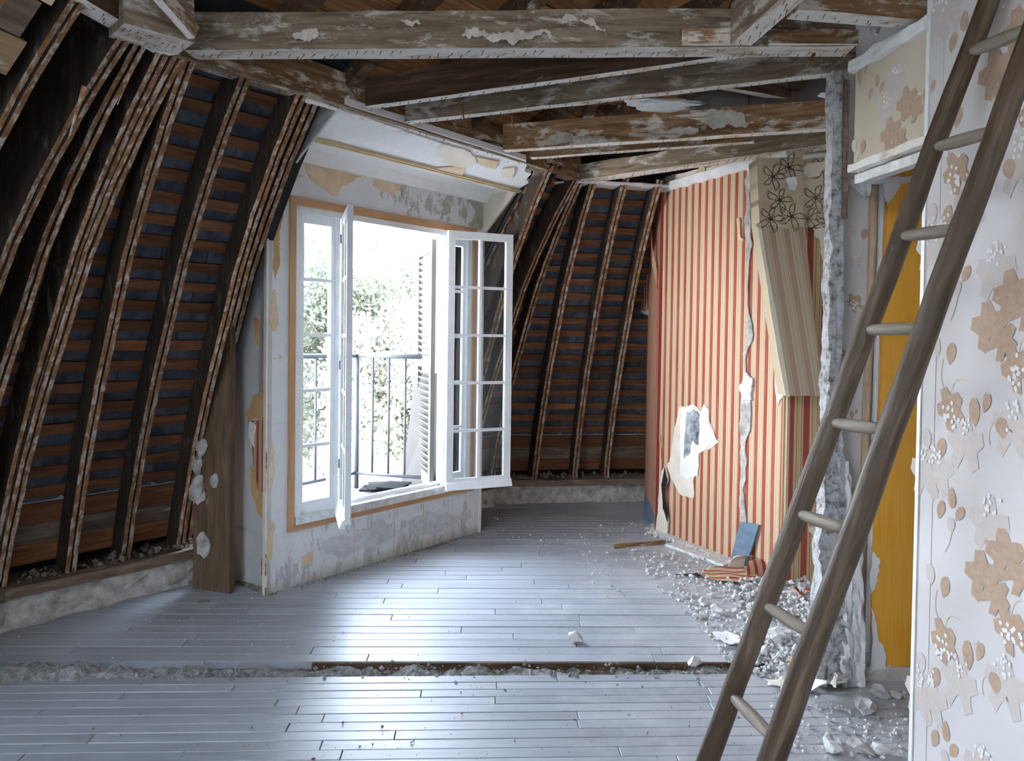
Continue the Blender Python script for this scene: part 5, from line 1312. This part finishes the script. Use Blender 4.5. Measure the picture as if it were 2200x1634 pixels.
# ------------------------------------------------------------------ debris on the floor
def on(x, y, z=0.001): return onz(x, y, z)
def inpoly_px(poly):
    def f(r):
        while True:
            x = r.uniform(min(p[0] for p in poly), max(p[0] for p in poly)); y = r.uniform(min(p[1] for p in poly), max(p[1] for p in poly))
            c = False
            for i in range(len(poly)):
                (x1, y1), (x2, y2) = poly[i], poly[i - 1]
                if (y1 > y) != (y2 > y) and x < (x2 - x1) * (y - y1) / (y2 - y1) + x1: c = not c
            if c:
                p = onz(x, y, 0); return (p.x, p.y, 0.0)
    return f
rubble('floor_crumbs', inpoly_px([(1340, 1175), (1500, 1190), (1760, 1245), (1790, 1460), (1700, 1500), (1560, 1420), (1480, 1330), (1400, 1250)]), 3600, 0.002, 0.018, M_debris, 'dense litter of plaster crumbs around the foot of the ladder and post', 21)
rubble('floor_crumbs', inpoly_px([(1560, 1240), (1770, 1250), (1790, 1470), (1720, 1500), (1600, 1400)]), 2600, 0.003, 0.026, M_debris, 'coarser plaster rubble piled beside the torn post', 22)
rubble('floor_crumbs', inpoly_px([(1040, 1110), (1400, 1110), (1420, 1180), (1300, 1300), (1200, 1200), (1060, 1170)]), 420, 0.002, 0.011, M_debris, 'sparse white crumbs on the dim floor before the back wall', 23)
rubble('floor_crumbs', inpoly_px([(0, 1440), (1600, 1440), (1950, 1500), (1940, 1634), (0, 1634)]), 260, 0.002, 0.007, M_dirt, 'dark specks scattered on the nearest floorboards', 24)
rubble('floor_crumbs', inpoly_px([(0, 1300), (700, 1270), (1500, 1300), (1500, 1420), (0, 1420)]), 260, 0.002, 0.006, M_debris, 'tiny white crumbs on the boards before the window', 25)
rubble('floor_crumbs', inpoly_px([(1640, 1480), (1950, 1490), (1945, 1634), (1700, 1634)]), 700, 0.002, 0.012, M_debris, 'crumbs and grit at the foot of the foreground leaf wall', 26)
# dirt along the foot of dormer wall
rubble('wall_foot_dirt', lambda r: tuple(PD.M @ V((r.uniform(0, WL), -0.01 - abs(r.gauss(0, 0.03)), 0))), 500, 0.002, 0.008, M_dirt, 'dirt gathered along the foot of the window wall', 27)
rubble('wall_foot_dirt', lambda r: tuple(PM.M @ V((r.uniform(0, LM), sM * (0.03 + abs(r.gauss(0, 0.05))), 0))), 700, 0.003, 0.018, M_debris, 'plaster bits along the foot of the striped wall', 28)
rock = [
 (1237, 1378, 0.030, 'pinkish plaster stone alone on the bright boards', (1.2, 0.8, 0.8)),
 (1490, 1432, 0.030, 'white plaster chunk at the right end of the floor gap', (1.4, 0.8, 0.7)),
 (1785, 1612, 0.045, 'leftmost of three plaster chunks at the bottom by the leaf wall', (1.3, 0.7, 0.45)),
 (1846, 1612, 0.040, 'grey middle one of three plaster chunks at the bottom by the leaf wall', (1.2, 0.8, 0.5)),
 (1886, 1618, 0.030, 'rightmost of three plaster chunks at the bottom by the leaf wall', (1.4, 0.8, 0.5)),
 (1925, 1622, 0.018, 'small dark chip touching the foot of the leaf wall', (1.3, 1, 0.6)),
 (1858, 1520, 0.046, 'largest pale plaster slab before the opening skirting', (1.5, 0.8, 0.35)),
 (1893, 1497, 0.035, 'plaster chunk with brown hollow before the orange door', (1.3, 0.8, 0.6)),
 (1925, 1500, 0.024, 'small plaster chunk before the orange door, nearest the leaf wall', (1.2, 0.8, 0.6)),
 (1672, 1380, 0.050, 'round plaster rock seen between the ladder rails', (1.3, 0.9, 0.7)),
 (1390, 1137, 0.022, 'white chip in front of the striped wall corner', (1.6, 0.8, 0.5)),
 (1510, 1300, 0.028, 'plaster chunk among the crumbs left of the ladder, upper one', (1.2, 0.9, 0.7)),
 (1540, 1318, 0.030, 'plaster chunk among the crumbs left of the ladder, lower one', (1.2, 0.9, 0.7)),
 (1640, 1365, 0.035, 'pale upright plaster chunk just right of the left ladder rail', (0.9, 0.7, 0.9)),
]
for i, (x, y, r_, lb, sc) in enumerate(rock):
    lump('plaster_chunk', on(x, y), r_ * 0.9, lb, M_debris if i not in (3,) else M_mortar, 'rubble', i + 1, sc, 2 if i > 1 else 1, rot=i * 0.7, jn=0.9)
small = MB()
for i in range(40):
    r2 = random.Random(100 + i); f = inpoly_px([(1450, 1230), (1600, 1215), (1760, 1300), (1770, 1460), (1600, 1400), (1500, 1340)])
    p = f(r2); lump('plaster_crumb', (p[0], p[1], 0.001), r2.uniform(0.010, 0.022), 'thumb-sized plaster crumb in the litter around the ladder', M_debris, 'rubble', i, (1.2, 0.9, 0.6), 1, 'thumb-sized plaster crumbs', rot=i)
# torn paper sheets
def sheet(name, pix, mat, label, z=0.006, amp=0.02, seed=1, bulge=0.02, back=None, frame_dir=None, group=None):
    pts = [onz(x, y, 0) for x, y in pix]; c = sum(pts, V((0, 0, 0))) / len(pts)
    q = jag([V((p.x - c.x, p.y - c.y)) for p in pts], amp, 2, seed)
    bm = bmesh.new(); vs = [bm.verts.new((p.x, p.y, 0)) for p in q]; bm.faces.new(vs)
    bmesh.ops.triangulate(bm, faces=bm.faces[:]); bmesh.ops.subdivide_edges(bm, edges=bm.edges[:], cuts=3, use_grid_fill=True)
    for v in bm.verts:
        v.co.z = z + bulge * (0.5 + 0.5 * noise.noise(V((v.co.x * 9, v.co.y * 9, seed)))) 
    bmesh.ops.recalc_face_normals(bm, faces=bm.faces)
    me = bpy.data.meshes.new(name); bm.to_mesh(me); bm.free(); me.materials.append(mat)
    if frame_dir is not None:
        a = frame_dir; R = Matrix.Rotation(a, 4, 'Z'); me.transform(R.inverted())
    o = bpy.data.objects.new(name, me); COL.objects.link(o); o.location = (c.x, c.y, 0)
    if frame_dir is not None: o.rotation_euler = (0, 0, frame_dir)
    md = o.modifiers.new('s', 'SOLIDIFY'); md.thickness = 0.002
    for p in me.polygons: p.use_smooth = True
    return tag(o, label, 'paper', group)
sheet('torn_wallpaper', [(1497, 1232), (1560, 1224), (1598, 1222), (1610, 1235), (1628, 1240), (1606, 1256), (1560, 1256), (1525, 1250)], M_stripe, 'striped wallpaper scrap lying flat left of the ladder', seed=2, frame_dir=pi / 2 - 0.1, bulge=0.03)
sheet('torn_wallpaper', [(1450, 1236), (1500, 1234), (1505, 1242), (1455, 1238)], M_dark, 'dark curled sliver beside the flat striped scrap', seed=3, bulge=0.01)
sheet('torn_wallpaper', [(1672, 1278), (1720, 1270), (1752, 1278), (1755, 1290), (1730, 1288), (1690, 1284)], M_whitepaper, 'pink-white paper scrap on the rubble behind the ladder', seed=4, bulge=0.03)
sheet('torn_wallpaper', [(1530, 1372), (1560, 1366), (1590, 1385), (1588, 1394), (1555, 1390)], M_whitepaper, 'pale curved paper piece just left of the lower ladder rail', seed=5, bulge=0.04)
sheet('torn_wallpaper', [(1715, 1494), (1770, 1482), (1822, 1472), (1845, 1478), (1815, 1498), (1775, 1512), (1722, 1508)], M_whitepaper, 'large torn white paper sheet at the foot of the post', seed=6, bulge=0.09)
sheet('torn_wallpaper', [(1782, 1512), (1792, 1492), (1822, 1486), (1820, 1502), (1796, 1520)], M_cream, 'peach paper flap lying over the large white sheet', seed=7, bulge=0.10, z=0.03)
sheet('torn_wallpaper', [(1640, 1468), (1690, 1462), (1720, 1472), (1700, 1482), (1650, 1482)], M_cream, 'flat peach paper between the ladder rails', seed=8, bulge=0.02)
sheet('torn_wallpaper', [(1690, 1430), (1705, 1424), (1716, 1445), (1700, 1448), (1692, 1442)], plain('peach_paper', (0.62, 0.40, 0.22), (0.72, 0.52, 0.34), 8), 'small orange paper scrap behind the left ladder rail', seed=9, bulge=0.05)
for i, (x, y, r_) in enumerate(((1708, 1268, 0.022), (1738, 1270, 0.024), (1722, 1276, 0.014))):
    p = on(x, y, 0.03); mb = MB(); nn_ = 16; vs = []; dirr = (V((-p.x, -p.y, 0)).normalized())
    for k in range(2):
        for j in range(nn_):
            a = 2 * pi * j / nn_ * 0.9; vs.append(p + V((dirr.y, -dirr.x, 0)) * cos(a) * r_ + V((0, 0, 1)) * sin(a) * r_ + dirr * (0.06 * k))
    mb.add(vs, [(j, j + 1, nn_ + j + 1, nn_ + j) for j in range(nn_ - 1)]); o = mb.build('curled_paper', [M_whitepaper, M_stripe4], smooth=True)
    md = o.modifiers.new('s', 'SOLIDIFY'); md.thickness = 0.003; md.material_offset = 1; md.offset = 1
    tag(o, ['left curled roll of red-backed paper on the rubble', 'right curled roll of red-backed paper on the rubble', 'smallest curl of red-backed paper between two bigger rolls'][i], 'paper')
# slate-blue board leaning on the striped wall, with curled striped paper in front
pa, pb = on(1567, 1210), on(1600, 1222); pt = onpl(1630, 1127, PM.o + MWn * 0.015, PM.n); pt2 = onpl(1590, 1120, PM.o + MWn * 0.02, PM.n)
mb = MB(); mb.prism([pa, pb, pt, pt2], (MWn * 0.0 + V((0.012, 0.004, 0)))); o = fixn(mb.build('blue_board', M_bluebd)); tag(o, 'blue-grey rectangular board leaning on the striped wall', 'board')
cb = on(1590, 1222)
o = curl('curled_wallpaper', cb + V((0, 0, 0.0)), V((1, 0.25, 0)), V((0, 0.25, 1)), 0.17, 0.10, 0.13, 1.3, [M_stripe2, M_cream], 'curled striped paper standing before the blue board', seed=3, out=V((0.2, -1, 0)))
cb = on(1628, 1240)
o = curl('curled_wallpaper', cb, V((1, 0.3, 0)), V((-0.3, 0.1, 1)), 0.14, 0.12, 0.16, 1.9, [M_whitepaper, M_stripe4], 'white backed paper roll beside the left ladder rail, red inside', seed=5, out=V((0.5, 0.6, 0)))
o = curl('curled_wallpaper', on(1404, 1140), V((1, 0.1, 0)), V((0.2, 0.1, 1)), 0.05, 0.03, 0.07, 1.2, [M_cream, M_cream], 'small cream paper curl at the corner of the striped wall', seed=6, out=V((-0.6, -0.6, 0)))
# sticks and planks
def stick(x0, y0, x1, y1, w_, h_, mat, label, name='wood_stick', cat='stick'):
    a, b = on(x0, y0, 0.002), on(x1, y1, 0.002); mb = MB(); L = (b - a).length; mb.box((0, -w_ / 2, 0), (L, w_ / 2, h_)); o = mb.build(name, mat, None, frame(a, b - a)); roughen(o, 0.003, 9, 4); return tag(o, label, cat)
stick(1318, 1176, 1428, 1166, 0.022, 0.02, M_joistb, 'thin brown stick lying across the floor before the striped wall')
stick(1440, 1170, 1566, 1216, 0.09, 0.016, M_whiteo, 'pale dusty plank lying along the foot of the striped wall', 'plank', 'plank')
stick(425, 1293, 450, 1291, 0.01, 0.006, M_joistb, 'tiny splinter on the dark floor left of the window')

# ------------------------------------------------------------------ enclosure out of view
enc = MB()
mb = MB(); mb.box((-3.3, -1.9, -0.1), (-2.35, -1.8, 3.4)); mb.box((-1.5, -1.9, -0.1), (3.4, -1.8, 4.8)); mb.box((-2.35, -1.9, -0.1), (-1.5, -1.8, 1.0)); mb.box((-2.35, -1.9, 1.2), (-1.5, -1.8, 4.8))
o = mb.build('wall_rear', M_plaster); struct(o)
mb = MB(); mb.box((-3.4, -1.85, -0.1), (-3.3, 1.3, 3.2)); mb.box((-3.3, 1.2, -0.1), (-2.3, 1.3, 3.3)); mb.box((-3.3, 1.25, 2.5), (-1.2, 2.8, 2.62))
o = mb.build('wall_far_left', M_rafter); struct(o)
mb = MB(); mb.box((3.3, -1.85, -0.1), (3.4, 6.3, 4.8)); mb.box((1.2, 6.1, -0.1), (3.4, 6.3, 4.8)); mb.box((1.5, 4.2, -0.1), (3.4, 4.28, 2.45)); mb.box((1.9, 2.94, 2.4), (3.4, 6.2, 2.45))
o = mb.build('wall_far_right', M_plaster); struct(o)
# tan patch at the upper left corner
PT = Plane((P0 - DN * 0.9 + NN * 0.22), DN)
tp = MB(); 
for i in range(9):
    a = arc(0.02 + i * 0.13)
    if a is None: break
    t, z, dt, dz = a
    c0 = P0 + NN * (t + 0.012) + V((0, 0, z)); L_ = 0.60 - 0.03 * (i % 2)
    mb = MB(); mb.box((0, 0, -0.062), (L_, 0.02, 0.062)); U = (NN * (-dt) + V((0, 0, -dz))).normalized(); O = DN.cross(U); 
    Mx = Matrix(((DN.x, -O.x, U.x, 0), (DN.y, -O.y, U.y, 0), (DN.z, -O.z, U.z, 0), (0, 0, 0, 1))); Mx.translation = c0 - DN * 1.10
    o = mb.build('lath_board', [M_tanp, M_plate, M_joistb][i % 3] if i < 2 else wood('tan_board_%d' % i, (0.2, 0.12, 0.06), (0.42, 0.28, 0.15), (0.6, 0.45, 0.28), 'x', (0.66, 0.6, 0.52), 0.4), None, Mx); at(o, wall_near_left); o['kind'] = 'structure'

# light coming in through the rear window (a real opening behind the camera)
area('rear_window_light', (-1.9, -1.95, 1.2), (-0.6, 2.5, 1.2), 0.8, 0.8, 1.0, (0.80, 0.90, 1.0))
pc = PD.M @ V((0.85, 0.30, 1.2))
area('dormer_portal', pc, PD.M @ V((0.85, -2, 1.2)), 1.6, 1.9, 1, (1, 1, 1), portal=True)
